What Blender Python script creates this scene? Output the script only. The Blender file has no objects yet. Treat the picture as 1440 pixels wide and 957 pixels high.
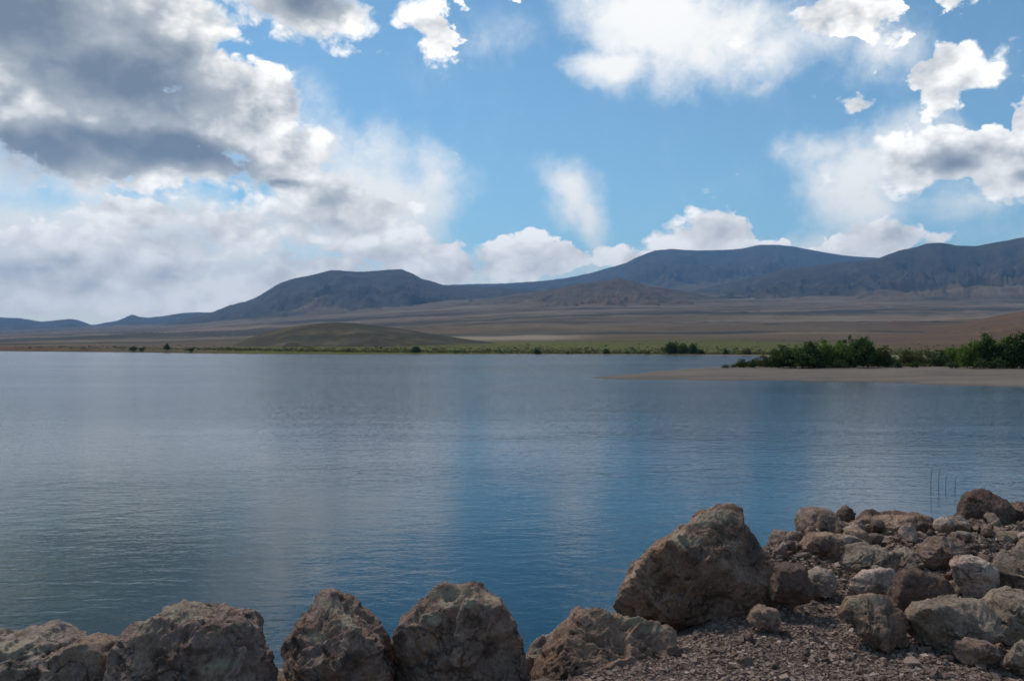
import bpy, bmesh, math, random
import numpy as np
from mathutils import Vector

random.seed(7)
rng = np.random.RandomState(7)
scene = bpy.context.scene
COL = scene.collection

# ------------------------------------------------------------------ camera
EYE = 2.8            # metres above the lake
F = 1200.0           # focal length in photograph pixels (1440 wide)
HOR = 490.0          # row of the true horizon in the photograph
cam_data = bpy.data.cameras.new("camera")
cam_data.sensor_width = 36.0
cam_data.lens = 30.0
cam_data.shift_y = (HOR - 478.5) / 1440.0
cam_data.clip_start = 0.05
cam_data.clip_end = 60000.0
cam = bpy.data.objects.new("camera", cam_data)
cam.location = (0, 0, EYE)
cam.rotation_euler = (math.radians(90), 0, 0)
COL.objects.link(cam)
scene.camera = cam

# ------------------------------------------------------------------ light
SUN_AZ = math.radians(-38)     # left of the view direction (+Y), behind the big cloud
SUN_EL = math.radians(52)
to_sun = Vector((math.sin(SUN_AZ) * math.cos(SUN_EL), math.cos(SUN_AZ) * math.cos(SUN_EL), math.sin(SUN_EL)))
sun_data = bpy.data.lights.new("sun", 'SUN')
sun_data.energy = 2.4
sun_data.angle = math.radians(12)
sun_data.color = (1.0, 0.95, 0.87)
sun = bpy.data.objects.new("sun", sun_data)
sun.rotation_euler = (-to_sun).to_track_quat('-Z', 'Y').to_euler()
sun.location = (-30, 30, 60)
COL.objects.link(sun)

scene.view_settings.view_transform = 'Standard'
scene.view_settings.look = 'None'
scene.view_settings.gamma = 1.0
scene.view_settings.use_curve_mapping = False
scene.view_settings.exposure = 0.15
cy = scene.cycles
cy.use_denoising = True
try:
    cy.denoiser = 'OPENIMAGEDENOISE'
except Exception:
    pass
cy.max_bounces = 6
cy.diffuse_bounces = 2
cy.glossy_bounces = 3
cy.transmission_bounces = 2
cy.transparent_max_bounces = 6
cy.volume_bounces = 0
cy.caustics_reflective = False
cy.caustics_refractive = False
cy.sample_clamp_indirect = 4.0
scene.render.film_transparent = False
cy.filter_width = 1.6


# ------------------------------------------------------------------ node helper
class NT:
    def __init__(self, tree):
        self.t = tree
        tree.nodes.clear()

    def n(self, kind, **props):
        nd = self.t.nodes.new(kind)
        for k, v in props.items():
            setattr(nd, k, v)
        return nd

    def put(self, sock, v):
        if v is None:
            return
        if hasattr(v, 'is_output'):
            self.t.links.new(v, sock)
        else:
            if hasattr(sock, 'default_value'):
                dv = sock.default_value
                if hasattr(dv, '__len__') and not hasattr(v, '__len__'):
                    v = (v,) * len(dv)
                if hasattr(dv, '__len__') and len(dv) == 4 and len(v) == 3:
                    v = (*v, 1.0)
            sock.default_value = v

    def m(self, op, a, b=None, c=None, clamp=False):
        nd = self.n('ShaderNodeMath', operation=op, use_clamp=clamp)
        self.put(nd.inputs[0], a); self.put(nd.inputs[1], b); self.put(nd.inputs[2], c)
        return nd.outputs[0]

    def v(self, op, a, b=None, s=None):
        nd = self.n('ShaderNodeVectorMath', operation=op)
        self.put(nd.inputs[0], a); self.put(nd.inputs[1], b)
        if s is not None:
            self.put(nd.inputs['Scale'], s)
        return nd.outputs['Value'] if op in ('LENGTH', 'DOT_PRODUCT', 'DISTANCE') else nd.outputs[0]

    def noise(self, vec, scale, detail=4, rough=0.5, dist=0.0, lac=2.0, out='Fac'):
        nd = self.n('ShaderNodeTexNoise')
        self.put(nd.inputs['Vector'], vec); self.put(nd.inputs['Scale'], scale)
        self.put(nd.inputs['Detail'], detail); self.put(nd.inputs['Roughness'], rough)
        self.put(nd.inputs['Distortion'], dist); self.put(nd.inputs['Lacunarity'], lac)
        return nd.outputs['Fac'] if out == 'Fac' else nd.outputs['Color']

    def voro(self, vec, scale, detail=0.0, feature='F1', rand=1.0, out='Distance'):
        nd = self.n('ShaderNodeTexVoronoi', feature=feature)
        self.put(nd.inputs['Vector'], vec); self.put(nd.inputs['Scale'], scale)
        self.put(nd.inputs['Detail'], detail); self.put(nd.inputs['Randomness'], rand)
        return nd.outputs[out]

    def step(self, x, lo, hi, a=0.0, b=1.0):
        nd = self.n('ShaderNodeMapRange', interpolation_type='SMOOTHSTEP')
        self.put(nd.inputs[0], x); self.put(nd.inputs[1], lo); self.put(nd.inputs[2], hi)
        self.put(nd.inputs[3], a); self.put(nd.inputs[4], b)
        return nd.outputs[0]

    def lin(self, x, lo, hi, a=0.0, b=1.0):
        nd = self.n('ShaderNodeMapRange', interpolation_type='LINEAR', clamp=True)
        self.put(nd.inputs[0], x); self.put(nd.inputs[1], lo); self.put(nd.inputs[2], hi)
        self.put(nd.inputs[3], a); self.put(nd.inputs[4], b)
        return nd.outputs[0]

    def mix(self, f, a, b, mode='MIX'):
        nd = self.n('ShaderNodeMix', data_type='RGBA', blend_type=mode)
        self.put(nd.inputs[0], f); self.put(nd.inputs[6], a); self.put(nd.inputs[7], b)
        return nd.outputs[2]

    def mapping(self, vec, loc=(0, 0, 0), rot=(0, 0, 0), scale=(1, 1, 1)):
        nd = self.n('ShaderNodeMapping')
        self.put(nd.inputs[0], vec)
        nd.inputs[1].default_value = loc
        nd.inputs[2].default_value = rot
        nd.inputs[3].default_value = scale
        return nd.outputs[0]

    def ramp(self, f, stops, interp='LINEAR'):
        nd = self.n('ShaderNodeValToRGB')
        self.put(nd.inputs[0], f)
        e = nd.color_ramp.elements
        while len(e) < len(stops):
            e.new(0.5)
        for i, (p, c) in enumerate(stops):
            e[i].position = p
            e[i].color = (*c, 1.0)
        nd.color_ramp.interpolation = interp
        return nd.outputs[0]

    def attr(self, name, out='Fac'):
        nd = self.n('ShaderNodeAttribute', attribute_name=name)
        return nd.outputs[out]


# ------------------------------------------------------------------ world: sky and clouds
world = bpy.data.worlds.new("World")
scene.world = world
world.use_nodes = True
w = NT(world.node_tree)
D2R = math.pi / 180


def sky_angles(X, Y):
    """photograph pixel -> azimuth and elevation in degrees"""
    return math.degrees(math.atan2(X - 720, F)), math.degrees(math.atan2(HOR - Y, math.hypot(X - 720, F)))


sky = w.n('ShaderNodeTexSky', sky_type='NISHITA')
sky.sun_disc = False
sky.sun_elevation = SUN_EL
sky.sun_rotation = SUN_AZ
sky.altitude = 1500.0
sky.air_density = 1.0
sky.dust_density = 0.2
sky.ozone_density = 0.6
geo = w.n('ShaderNodeTexCoord').outputs['Generated']
sep = w.n('ShaderNodeSeparateXYZ'); w.put(sep.inputs[0], geo)
dx, dy, dz = sep.outputs
az = w.m('MULTIPLY', w.m('ARCTAN2', dx, dy), 180 / math.pi)
el = w.m('MULTIPLY', w.m('ARCSINE', dz), 180 / math.pi)
cmb = w.n('ShaderNodeCombineXYZ'); w.put(cmb.inputs[0], az); w.put(cmb.inputs[1], el)
P0 = cmb.outputs[0]
dirs = w.mapping(geo, scale=(1, 1, 1.35))
half = (0.5, 0.5, 0.5)


def warp(P, scale, amp, detail=3):
    c = w.noise(dirs, scale, detail, 0.55, out='Color')
    return w.v('ADD', P, w.v('MULTIPLY', w.v('SUBTRACT', c, half), (amp, amp * 0.75, 0)))


def blobs(P, items, start=0.0, k=0.10):
    """items: (cx, cy, rx, ry, turn in degrees, weight) in photograph pixels; a cone of height weight over each ellipse"""
    acc = None
    for cx, cy_, rx, ry, turn, wt in items:
        a0, e0 = sky_angles(cx, cy_)
        a1, _ = sky_angles(cx + rx, cy_)
        sx = max(0.1, (math.degrees(rx / F)) * math.cos(math.radians(a0)) ** 2)
        sy = max(0.1, math.degrees(ry / F) * math.cos(math.radians(a0)))
        t = math.radians(turn)
        if turn:
            d = w.n('ShaderNodeMapping', vector_type='TEXTURE')
            w.put(d.inputs[0], P)
            d.inputs[1].default_value = (a0, e0, 0)
            d.inputs[2].default_value = (0, 0, math.radians(turn))
            d.inputs[3].default_value = (sx, sy, 1)
            d = d.outputs[0]
        else:
            d = w.n('ShaderNodeVectorMath', operation='MULTIPLY_ADD')
            w.put(d.inputs[0], P)
            d.inputs[1].default_value = (1 / sx, 1 / sy, 0)
            d.inputs[2].default_value = (-a0 / sx, -e0 / sy, 0)
            d = d.outputs[0]
        g = w.n('ShaderNodeTexGradient', gradient_type='SPHERICAL')   # a cone: 1 - distance, never below 0
        w.put(g.inputs[0], d)
        g = w.m('MULTIPLY', g.outputs['Fac'], wt)
        acc = g if acc is None else w.m('SMOOTH_MAX', acc, g, k)
    return acc


P1 = warp(warp(P0, 5.5, 6.0, 3), 20.0, 3.0, 5)          # billowing outlines
P2 = warp(P0, 6.0, 7.0, 4)                                # softer, for veils and shading

CUMULUS = [
    # the great grey cloud on the left, going on upward out of view
    (60, 60, 430, 260, 0, 1.25), (-80, -260, 620, 420, 0, 1.2), (-420, 60, 460, 330, 0, 1.1),
    (340, 160, 165, 120, 0, 1.05), (250, 40, 150, 130, 0, 1.0), (265, 110, 120, 110, 0, 1.1), (255, 170, 130, 90, 0, 1.2), (400, 215, 130, 80, 0, 0.9), (200, 215, 300, 80, 0, 1.0),
    # bright heaps under it
    (120, 385, 330, 110, 0, 1.1), (190, 300, 110, 50, 0, 0.95), (330, 320, 170, 80, 0, 0.95), (-180, 380, 300, 140, 0, 1.1),
    (470, 305, 165, 90, 0, 0.95), (420, 400, 260, 70, 0, 0.9),
    # low row of heaps above the saddle
    (600, 366, 150, 58, 0, 1.0), (700, 370, 130, 46, 0, 0.95), (785, 368, 85, 36, 0, 0.9), (560, 352, 85, 60, 0, 0.95), (640, 356, 70, 40, 0, 0.8), (500, 350, 110, 70, 0, 0.9),
    # top middle
    (430, 5, 170, 75, 0, 1.05), (380, -40, 200, 90, 0, 1.0), (600, 42, 75, 42, -48, 1.0), (575, 15, 50, 40, 0, 0.8),
    (722, 6, 42, 22, 0, 0.6), (716, 88, 42, 18, 0, 0.5), (650, -4, 60, 16, 0, 0.55), (560, 0, 40, 30, 0, 0.6),
    # top right
    (1195, 10, 120, 60, 8, 0.95), (1340, 4, 65, 38, 0, 0.8), (1225, 25, 70, 45, 0, 0.8), 
    (1308, 98, 120, 62, 0, 1.0), (1305, 130, 52, 46, 0, 0.9), (1372, 88, 50, 32, 0, 0.7),
    (1200, 156, 60, 22, 4, 0.62),
    # right
    (1330, 226, 170, 66, 0, 1.05), (1290, 208, 120, 44, 0, 0.9), (1445, 180, 56, 105, 0, 1.0), (1470, 240, 160, 90, 0, 1.0),
    # heaps over the mountains
    (990, 335, 110, 62, 0, 1.0), (1065, 347, 100, 40, 0, 0.9), (880, 364, 75, 34, 0, 0.85), (1250, 336, 130, 50, 0, 0.95), (1170, 352, 100, 34, 0, 0.85), (1345, 338, 95, 36, 0, 0.8),
]
VEIL = [
    (950, 30, 250, 130, -14, 1.3), (1080, 85, 190, 75, 14, 0.9), (870, 92, 110, 36, 0, 1.2),
    (800, 264, 90, 62, -30, 1.0), (828, 300, 48, 75, 20, 0.75),
    (1215, 245, 170, 80, 28, 1.2), (1230, 290, 130, 70, 30, 0.95), (1190, 215, 150, 45, 0, 0.9), (1360, 280, 190, 80, 10, 0.6),
    (525, 280, 185, 135, 0, 1.25), (160, 395, 540, 170, 0, 1.7), (620, 385, 320, 60, 0, 0.95), (40, 230, 300, 110, 0, 0.9),
    (1090, 360, 320, 50, 0, 0.75), (470, 190, 70, 120, 20, 0.6), (690, 60, 220, 60, 0, 0.3), (1400, 340, 200, 60, 0, 0.45),
    (-300, 420, 500, 170, 0, 1.2), (1230, 60, 150, 100, 0, 0.55),
]
DARK = [
    (30, 20, 310, 150, -8, 0.66), (150, 105, 330, 110, -8, 0.66), (-100, -220, 560, 330, 0, 0.75), (-420, -20, 380, 250, 0, 0.9), (220, 214, 310, 50, -3, 0.80), (40, 212, 220, 58, 0, 0.8), (400, 248, 90, 22, 0, 0.55),
    (240, 328, 160, 34, 0, 0.38), (430, 6, 130, 42, 5, 0.5), (350, -60, 200, 70, 0, 0.6),
    (1328, 230, 70, 28, 0, 0.62), (1435, 238, 70, 36, 0, 0.5), (480, 305, 150, 50, 0, 0.35),
    (560, 290, 90, 60, 0, 0.18), (1310, 105, 60, 22, 0, 0.14), (640, 375, 120, 14, 0, 0.25),
]

B = blobs(P1, CUMULUS)
# beyond the frame the same kind of broken cloud goes on
far_low = w.noise(dirs, 2.3, 3, 0.5)
out_az = w.step(w.m('ABSOLUTE', az), 34.0, 50.0)
out_el = w.step(el, 26.0, 38.0)
outside = w.m('MAXIMUM', out_az, out_el)
B = w.m('MAXIMUM', B, w.m('MULTIPLY', w.step(far_low, 0.53, 0.70), outside))
fb = w.noise(dirs, 13.0, 9, 0.58)
fb_s = w.noise(w.v('ADD', dirs, (-0.012, 0.0, 0.018)), 13.0, 4, 0.5)     # the same field a step toward the sun
fb_l = w.noise(dirs, 13.0, 4, 0.5)
bigr = w.noise(dirs, 6.0, 3, 0.5)
fbc = w.m('SUBTRACT', fb, 0.5)
pv = w.v('ADD', dirs, w.v('MULTIPLY', w.v('SUBTRACT', w.noise(dirs, 22.0, 3, 0.6, out='Color'), half), (0.05, 0.05, 0.05)))
bil = w.voro(pv, 26.0, 3.0, 'F1')            # cauliflower heads
bilc = w.m('SUBTRACT', 0.56, bil)
dens = w.m('ADD', B, w.m('MULTIPLY', fbc, 0.95))
dens = w.m('ADD', dens, w.m('MULTIPLY', bilc, 0.42))
dens = w.m('SUBTRACT', dens, 0.15)
alpha = w.m('MULTIPLY', w.step(dens, 0.0, w.lin(bigr, 0.38, 0.62, 0.07, 0.34)), w.step(B, 0.01, 0.12))
relief = w.m('SUBTRACT', fb_l, fb_s)
dk = blobs(P2, DARK, k=0.06)
dk_out = w.m('MULTIPLY', w.step(far_low, 0.52, 0.70), w.m('MULTIPLY', outside, 0.7))
dk = w.m('MAXIMUM', dk, dk_out)
bodyt = w.m('ADD', B, w.m('MULTIPLY', w.m('SUBTRACT', fb_l, 0.5), 0.5))
shade = w.m('MULTIPLY', w.step(dk, 0.08, 0.62), w.lin(bigr, 0.30, 0.68, 0.66, 1.0))
calm = w.lin(shade, 0.0, 0.8, 1.0, 0.30)
tone = w.m('MULTIPLY', w.step(bodyt, 0.15, 0.90), 0.13)
tone = w.m('ADD', tone, w.m('MULTIPLY', shade, w.step(bodyt, 0.12, 0.60)))
fine_tone = w.m('ADD', w.m('MULTIPLY', relief, 1.7), w.m('ADD', w.m('MULTIPLY', fbc, 0.30), w.m('MULTIPLY', bilc, 0.34)))
tone = w.m('SUBTRACT', tone, w.m('MULTIPLY', fine_tone, calm), clamp=True)
tone = w.m('MULTIPLY', tone, w.lin(el, 3.0, 12.0, 0.45, 1.0))      # far clouds, low down, are seen from their sunlit side
cloud_col = w.ramp(tone, [(0.0, (0.98, 0.965, 0.93)), (0.22, (0.73, 0.72, 0.695)), (0.55, (0.37, 0.395, 0.415)), (1.0, (0.140, 0.175, 0.222))])

V = blobs(P2, VEIL, k=0.15)
fibre = w.noise(w.mapping(pv, rot=(0, math.radians(-28), math.radians(20)), scale=(1.0, 1.0, 0.38)), 17.0, 7, 0.62)
vv_ = w.m('ADD', V, w.m('MULTIPLY', fbc, 0.9))
vv_ = w.m('ADD', vv_, w.m('MULTIPLY', w.m('SUBTRACT', fibre, 0.5), 1.25))
veil = w.m('MULTIPLY', w.step(vv_, 0.06, 1.0), w.step(V, 0.0, 0.35))
veil = w.m('MULTIPLY', veil, 0.88)
veil_out = w.m('MULTIPLY', w.m('MULTIPLY', w.step(far_low, 0.46, 0.72), outside), 0.35)
veil = w.m('MAXIMUM', veil, veil_out)
veil_col = w.mix(w.m('MULTIPLY', shade, 0.8, clamp=True), (0.88, 0.855, 0.80), (0.40, 0.42, 0.45))

# cloud light, mixed over the blue
all_col = w.mix(alpha, veil_col, cloud_col)
cover = w.m('SUBTRACT', 1.0, w.m('MULTIPLY', w.m('SUBTRACT', 1.0, alpha), w.m('SUBTRACT', 1.0, veil)))
above = w.step(el, -1.5, 0.5)
cover = w.m('MULTIPLY', cover, above)
bg_sky = w.n('ShaderNodeBackground'); 
w.put(bg_sky.inputs[0], w.v('MULTIPLY', sky.outputs[0], (0.76, 1.02, 1.0)))      # white balance of the camera
bg_sky.inputs[1].default_value = 0.12
bg_cl = w.n('ShaderNodeBackground'); w.put(bg_cl.inputs[0], all_col); bg_cl.inputs[1].default_value = 1.35
mx = w.n('ShaderNodeMixShader')
w.put(mx.inputs[0], cover); w.put(mx.inputs[1], bg_sky.outputs[0]); w.put(mx.inputs[2], bg_cl.outputs[0])
wo = w.n('ShaderNodeOutputWorld'); w.put(wo.inputs[0], mx.outputs[0])
world.cycles.sampling_method = 'MANUAL'
world.cycles.sample_map_resolution = 1024


# ------------------------------------------------------------------ numpy noise and mesh helpers
_r = np.random.RandomState(11)
_perm = _r.permutation(256)
_perm = np.concatenate([_perm, _perm, _perm])
_g = _r.normal(size=(256, 3))
_g /= np.linalg.norm(_g, axis=1, keepdims=True)


def perlin(p):
    p = np.asarray(p, dtype=np.float64)
    i = np.floor(p).astype(np.int64)
    f = p - i
    u = f * f * f * (f * (f * 6 - 15) + 10)
    i &= 255
    out = 0.0
    for a in (0, 1):
        wx = u[:, 0] if a else 1 - u[:, 0]
        for b in (0, 1):
            wy = u[:, 1] if b else 1 - u[:, 1]
            for c in (0, 1):
                wz = u[:, 2] if c else 1 - u[:, 2]
                h = _perm[_perm[_perm[(i[:, 0] + a) & 255] + ((i[:, 1] + b) & 255)] + ((i[:, 2] + c) & 255)]
                g = _g[h]
                out = out + wx * wy * wz * (g[:, 0] * (f[:, 0] - a) + g[:, 1] * (f[:, 1] - b) + g[:, 2] * (f[:, 2] - c))
    return out * 1.6


def fbm(p, octaves=5, gain=0.5, lac=2.03):
    s, amp, tot = 0.0, 1.0, 0.0
    for k in range(octaves):
        s = s + amp * perlin(p * lac ** k + 17.3 * k)
        tot += amp
        amp *= gain
    return s / tot


def ridged(p, octaves=5, gain=0.5, lac=2.1):
    s, amp, tot = 0.0, 1.0, 0.0
    for k in range(octaves):
        s = s + amp * (1 - np.abs(perlin(p * lac ** k + 9.7 * k)) * 2)
        tot += amp
        amp *= gain
    return s / tot


def p2(x, y, s=1.0, z=0.0):
    return np.stack([np.asarray(x) * s, np.asarray(y) * s, np.full(np.shape(x), z)], axis=-1).reshape(-1, 3)


def smooth(x, a, b):
    t = np.clip((x - a) / (b - a), 0, 1)
    return t * t * (3 - 2 * t)


def mesh_from(name, verts, faces, mat=None, shade=True, attrs=None):
    verts = np.ascontiguousarray(verts, dtype=np.float32)
    faces = np.ascontiguousarray(faces, dtype=np.int32)
    me = bpy.data.meshes.new(name)
    k = faces.shape[1]
    me.vertices.add(len(verts)); me.vertices.foreach_set("co", verts.ravel())
    me.loops.add(faces.size); me.loops.foreach_set("vertex_index", faces.ravel())
    me.polygons.add(len(faces))
    me.polygons.foreach_set("loop_start", np.arange(0, faces.size, k, dtype=np.int32))
    me.polygons.foreach_set("use_smooth", np.full(len(faces), shade, dtype=bool))
    me.update(calc_edges=True)
    for nm, vals in (attrs or {}).items():
        at = me.attributes.new(nm, 'FLOAT', 'POINT')
        at.data.foreach_set("value", np.ascontiguousarray(vals, dtype=np.float32).ravel())
    if mat:
        me.materials.append(mat)
    return me


def link(name, me, loc=(0, 0, 0), parent=None):
    o = bpy.data.objects.new(name, me)
    o.location = loc
    COL.objects.link(o)
    if parent is not None:
        o.parent = parent
    return o


def structure(o):
    o["kind"] = "structure"
    return o


def stuff(o):
    o["kind"] = "stuff"
    return o


def tag(o, label, cat, group=None):
    o["label"] = label
    o["category"] = cat
    if group:
        o["group"] = group
    return o


def grid_faces(nu, nv):
    i = np.arange(nu - 1)[:, None] * nv + np.arange(nv - 1)[None, :]
    i = i.ravel()
    return np.stack([i, i + nv, i + nv + 1, i + 1], axis=1)


def material(name):
    m = bpy.data.materials.new(name)
    m.use_nodes = True
    t = NT(m.node_tree)
    b = t.n('ShaderNodeBsdfPrincipled')
    o = t.n('ShaderNodeOutputMaterial')
    t.put(o.inputs[0], b.outputs[0])
    return m, t, b


def bump(t, h, strength, dist, normal=None):
    nd = t.n('ShaderNodeBump')
    t.put(nd.inputs['Strength'], strength); t.put(nd.inputs['Distance'], dist); t.put(nd.inputs['Height'], h)
    if normal is not None:
        t.put(nd.inputs['Normal'], normal)
    return nd.outputs[0]


# ------------------------------------------------------------------ lake
def water_material():
    m, t, b = material("lake_water")
    pos = t.n('ShaderNodeNewGeometry').outputs['Position']
    dist = t.v('LENGTH', pos)
    far = t.step(dist, 6.0, 70.0)
    # wind ripples: crests run roughly across the view
    r1 = t.mapping(pos, rot=(0, 0, math.radians(9)), scale=(0.75, 1.4, 1))
    r2 = t.mapping(pos, rot=(0, 0, math.radians(-16)), scale=(0.85, 1.5, 1))
    a = t.noise(r1, 1.9, 4, 0.55, 0.5)
    c = t.noise(r2, 5.2, 3, 0.55, 0.4)
    e = t.noise(t.mapping(pos, rot=(0, 0, math.radians(4)), scale=(0.35, 1.0, 1)), 0.42, 3, 0.5, 0.3)
    gust = t.step(t.noise(t.mapping(pos, rot=(0, 0, math.radians(12)), scale=(0.30, 1, 1)), 0.075, 3, 0.55), 0.38, 0.62, 0.35, 1.0)
    h = t.m('ADD', t.m('MULTIPLY', a, 0.026), t.m('MULTIPLY', c, 0.010))
    h = t.m('ADD', h, t.m('MULTIPLY', e, 0.034))
    h = t.m('MULTIPLY', h, gust)
    h = t.m('MULTIPLY', h, t.lin(far, 0, 1, 0.9, 0.07))
    # wavelets too small to see one by one far off still tilt the surface toward and away from the eye
    tilt = t.v('SUBTRACT', t.noise(t.mapping(pos, scale=(0.8, 1.1, 1)), 26.0, 2, 0.5, out='Color'), (0.5, 0.5, 0.5))
    k_ = t.lin(far, 0, 1, 0.06, 0.50)
    lanes = t.step(t.noise(t.mapping(pos, rot=(0, 0, math.radians(-7)), scale=(0.22, 1, 1)), 0.035, 4, 0.6, 0.4), 0.38, 0.60, 0.55, 1.15)
    k_ = t.m('MULTIPLY', k_, lanes)
    tilt = t.v('MULTIPLY', t.v('SCALE', tilt, s=k_), (1, 1, 0))
    base_n = t.v('NORMALIZE', t.v('ADD', tilt, (0, 0, 1)))
    nrm = bump(t, h, 1.0, 1.0, base_n)
    t.put(b.inputs['Normal'], nrm)
    sp = t.n('ShaderNodeSeparateXYZ'); t.put(sp.inputs[0], pos)
    shallow = t.m('MULTIPLY', t.step(t.m('ADD', sp.outputs[1], t.m('MULTIPLY', sp.outputs[0], 1.2)), 3.0, 22.0, 1.0, 0.0), t.step(sp.outputs[0], -7.0, 0.2, 1.0, 0.0))
    bedn = t.noise(pos, 0.9, 4, 0.6)
    shal_col = t.ramp(bedn, [(0.35, (0.008, 0.030, 0.025)), (0.62, (0.018, 0.046, 0.036))])   # pale silt and weed showing through
    t.put(b.inputs['Base Color'], t.mix(shallow, (0.003, 0.042, 0.076), shal_col))
    t.put(b.inputs['Roughness'], t.lin(far, 0, 1, 0.07, 0.12))
    b.inputs['IOR'].default_value = 1.333
    b.inputs['Specular IOR Level'].default_value = 0.21
    return m


ang = np.linspace(0, 2 * math.pi, 97)[:-1]
radii = np.array([0.0, 3, 8, 20, 60, 200, 700, 2000, 4000])
V = [(0, 0, 0)]
Fq = []
for r in radii[1:]:
    V += [(r * math.sin(a), r * math.cos(a), 0.0) for a in ang]
V = np.array(V)
n_a = len(ang)
tri = [(0, 1 + (k + 1) % n_a, 1 + k) for k in range(n_a)]
me = bpy.data.meshes.new("water")
quads = [(1 + i * n_a + k, 1 + i * n_a + (k + 1) % n_a, 1 + (i + 1) * n_a + (k + 1) % n_a, 1 + (i + 1) * n_a + k)
         for i in range(len(radii) - 2) for k in range(n_a)]
me.from_pydata(V.tolist(), [], tri + quads)
me.update()
me.materials.append(water_material())
structure(link("water", me))


# ------------------------------------------------------------------ far land
SH_X = [-900, -300, 0, 180, 350, 500, 700, 980, 1060, 1200, 1440, 1900, 2600]
SH_Y = [492.6, 493.0, 493.5, 495.0, 497.4, 498.0, 498.0, 499.0, 500.0, 503.0, 508.0, 512.0, 515.0]
XS = np.linspace(-700, 2200, 760)


def r_shore(X):
    return EYE * F / (np.interp(X, SH_X, SH_Y) - HOR) / 1.0


# rows of the picture that the rising plain reaches with distance (at the middle of the view)
FAN_R = np.log([330, 420, 700, 1100, 1700, 2600, 4000, 5500, 8000, 16000])
FAN_Y = [499, 497.5, 487, 476, 463, 447, 429, 417, 405, 400]
GAIN_X = [-700, 0, 250, 420, 560, 760, 1000, 1440, 2200]
GAIN_Y = [0.26, 0.30, 0.42, 0.62, 0.80, 0.95, 1.0, 1.0, 1.0]


def fan_z(X, r):
    rs = r_shore(X)
    y = np.interp(np.log(np.maximum(r * 400 / rs ** 1.0 * (rs / 400) ** 0.85, 300)), FAN_R, FAN_Y)
    rise = (HOR - y) / F * r
    z = EYE + rise * np.interp(X, GAIN_X, GAIN_Y)
    low = -3.0 + (r - rs + 12) * 0.25
    z = np.minimum(np.maximum(z, (r - rs) * 0.006 + 0.05), low)
    return z


def terrain_material(name, cols, green=(0.124, 0.120, 0.016), red=(0.165, 0.088, 0.040), wood=0.5, tree_scale=0.05):
    """dry scrub: patchy soil colours, scattered dark bushes, greener or redder where the attributes say"""
    m, t, b = material(name)
    pos = t.n('ShaderNodeNewGeometry').outputs['Position']
    big = t.noise(t.mapping(pos, scale=(0.35, 1, 1)), 0.0022, 5, 0.6)
    mid = t.noise(t.mapping(pos, scale=(0.5, 1, 1)), 0.011, 5, 0.6)
    fine = t.noise(pos, 0.09, 5, 0.65)
    soil = t.ramp(t.m('ADD', t.m('MULTIPLY', big, 0.6), t.m('MULTIPLY', mid, 0.4)), [(0.34, cols[0]), (0.46, cols[1]), (0.55, cols[2]), (0.66, cols[3])])
    soil = t.mix(t.attr("green"), soil, t.ramp(mid, [(0.35, tuple(c * 0.75 for c in green)), (0.6, green)]))
    soil = t.mix(t.attr("red"), soil, t.ramp(mid, [(0.35, tuple(c * 0.75 for c in red)), (0.6, red)]))
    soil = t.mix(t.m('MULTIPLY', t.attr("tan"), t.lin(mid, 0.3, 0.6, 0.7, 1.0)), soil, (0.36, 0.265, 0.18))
    # bushes and junipers
    vor = t.voro(pos, tree_scale, 1.0)
    spot = t.step(vor, 0.20, 0.42, 1.0, 0.0)
    cov = t.step(t.m('ADD', t.noise(pos, 0.006, 4, 0.6), t.m('MULTIPLY', t.m('SUBTRACT', t.attr("wood"), 0.5), 0.8)), 0.36, 0.62)
    spot = t.m('MULTIPLY', t.m('MAXIMUM', spot, t.step(t.attr("wood"), 0.55, 1.0, 0, 0.75)), cov)
    soil = t.mix(t.m('MULTIPLY', spot, 0.92), soil, (0.017, 0.025, 0.020))
    soil = t.mix(t.lin(fine, 0.3, 0.7, 0.35, 0.0), soil, (0.03, 0.028, 0.022))
    t.put(b.inputs['Base Color'], soil)
    b.inputs['Roughness'].default_value = 0.95
    b.inputs['Specular IOR Level'].default_value = 0.1
    t.put(b.inputs['Normal'], bump(t, t.m('ADD', t.m('MULTIPLY', fine, 3.0), t.m('MULTIPLY', mid, 14.0)), 0.6, 1.0))
    return m


SOIL = [(0.072, 0.046, 0.025), (0.122, 0.080, 0.043), (0.165, 0.110, 0.060), (0.230, 0.160, 0.090)]
plain_mat = terrain_material("scrub_plain", SOIL)
mount_mat = terrain_material("wooded_mountain", SOIL, tree_scale=0.045)


def polar(Xg, Rg):
    """photograph column and distance -> world x, y (distance measured along the view axis)"""
    return (Xg - 720) / F * Rg, Rg


def patch(name, cols_x, rad, zfun, mat, afun):
    nX, nR = len(cols_x), rad.shape[-1]
    Xg = np.repeat(np.asarray(cols_x)[:, None], nR, axis=1)
    Rg = rad if rad.ndim == 2 else np.repeat(rad[None, :], nX, axis=0)
    x, y = polar(Xg, Rg)
    z = zfun(Xg.ravel(), Rg.ravel(), x.ravel(), y.ravel())
    at = afun(Xg.ravel(), Rg.ravel(), x.ravel(), y.ravel(), z)
    full = {k: np.zeros(z.shape) for k in ("green", "red", "tan", "wood")}
    full.update(at)
    me = mesh_from(name, np.stack([x.ravel(), y.ravel(), z], axis=1), grid_faces(nX, nR)[:, ::-1], mat, True, full)
    return structure(link(name, me))


# the plain: from the far waterline up to the foot of the mountains
t_ = np.linspace(0, 1, 230) ** 1.0
rs_ = r_shore(XS)[:, None]
RAD = (rs_ - 14) * (15500.0 / (rs_ - 14)) ** t_[None, :]


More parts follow.
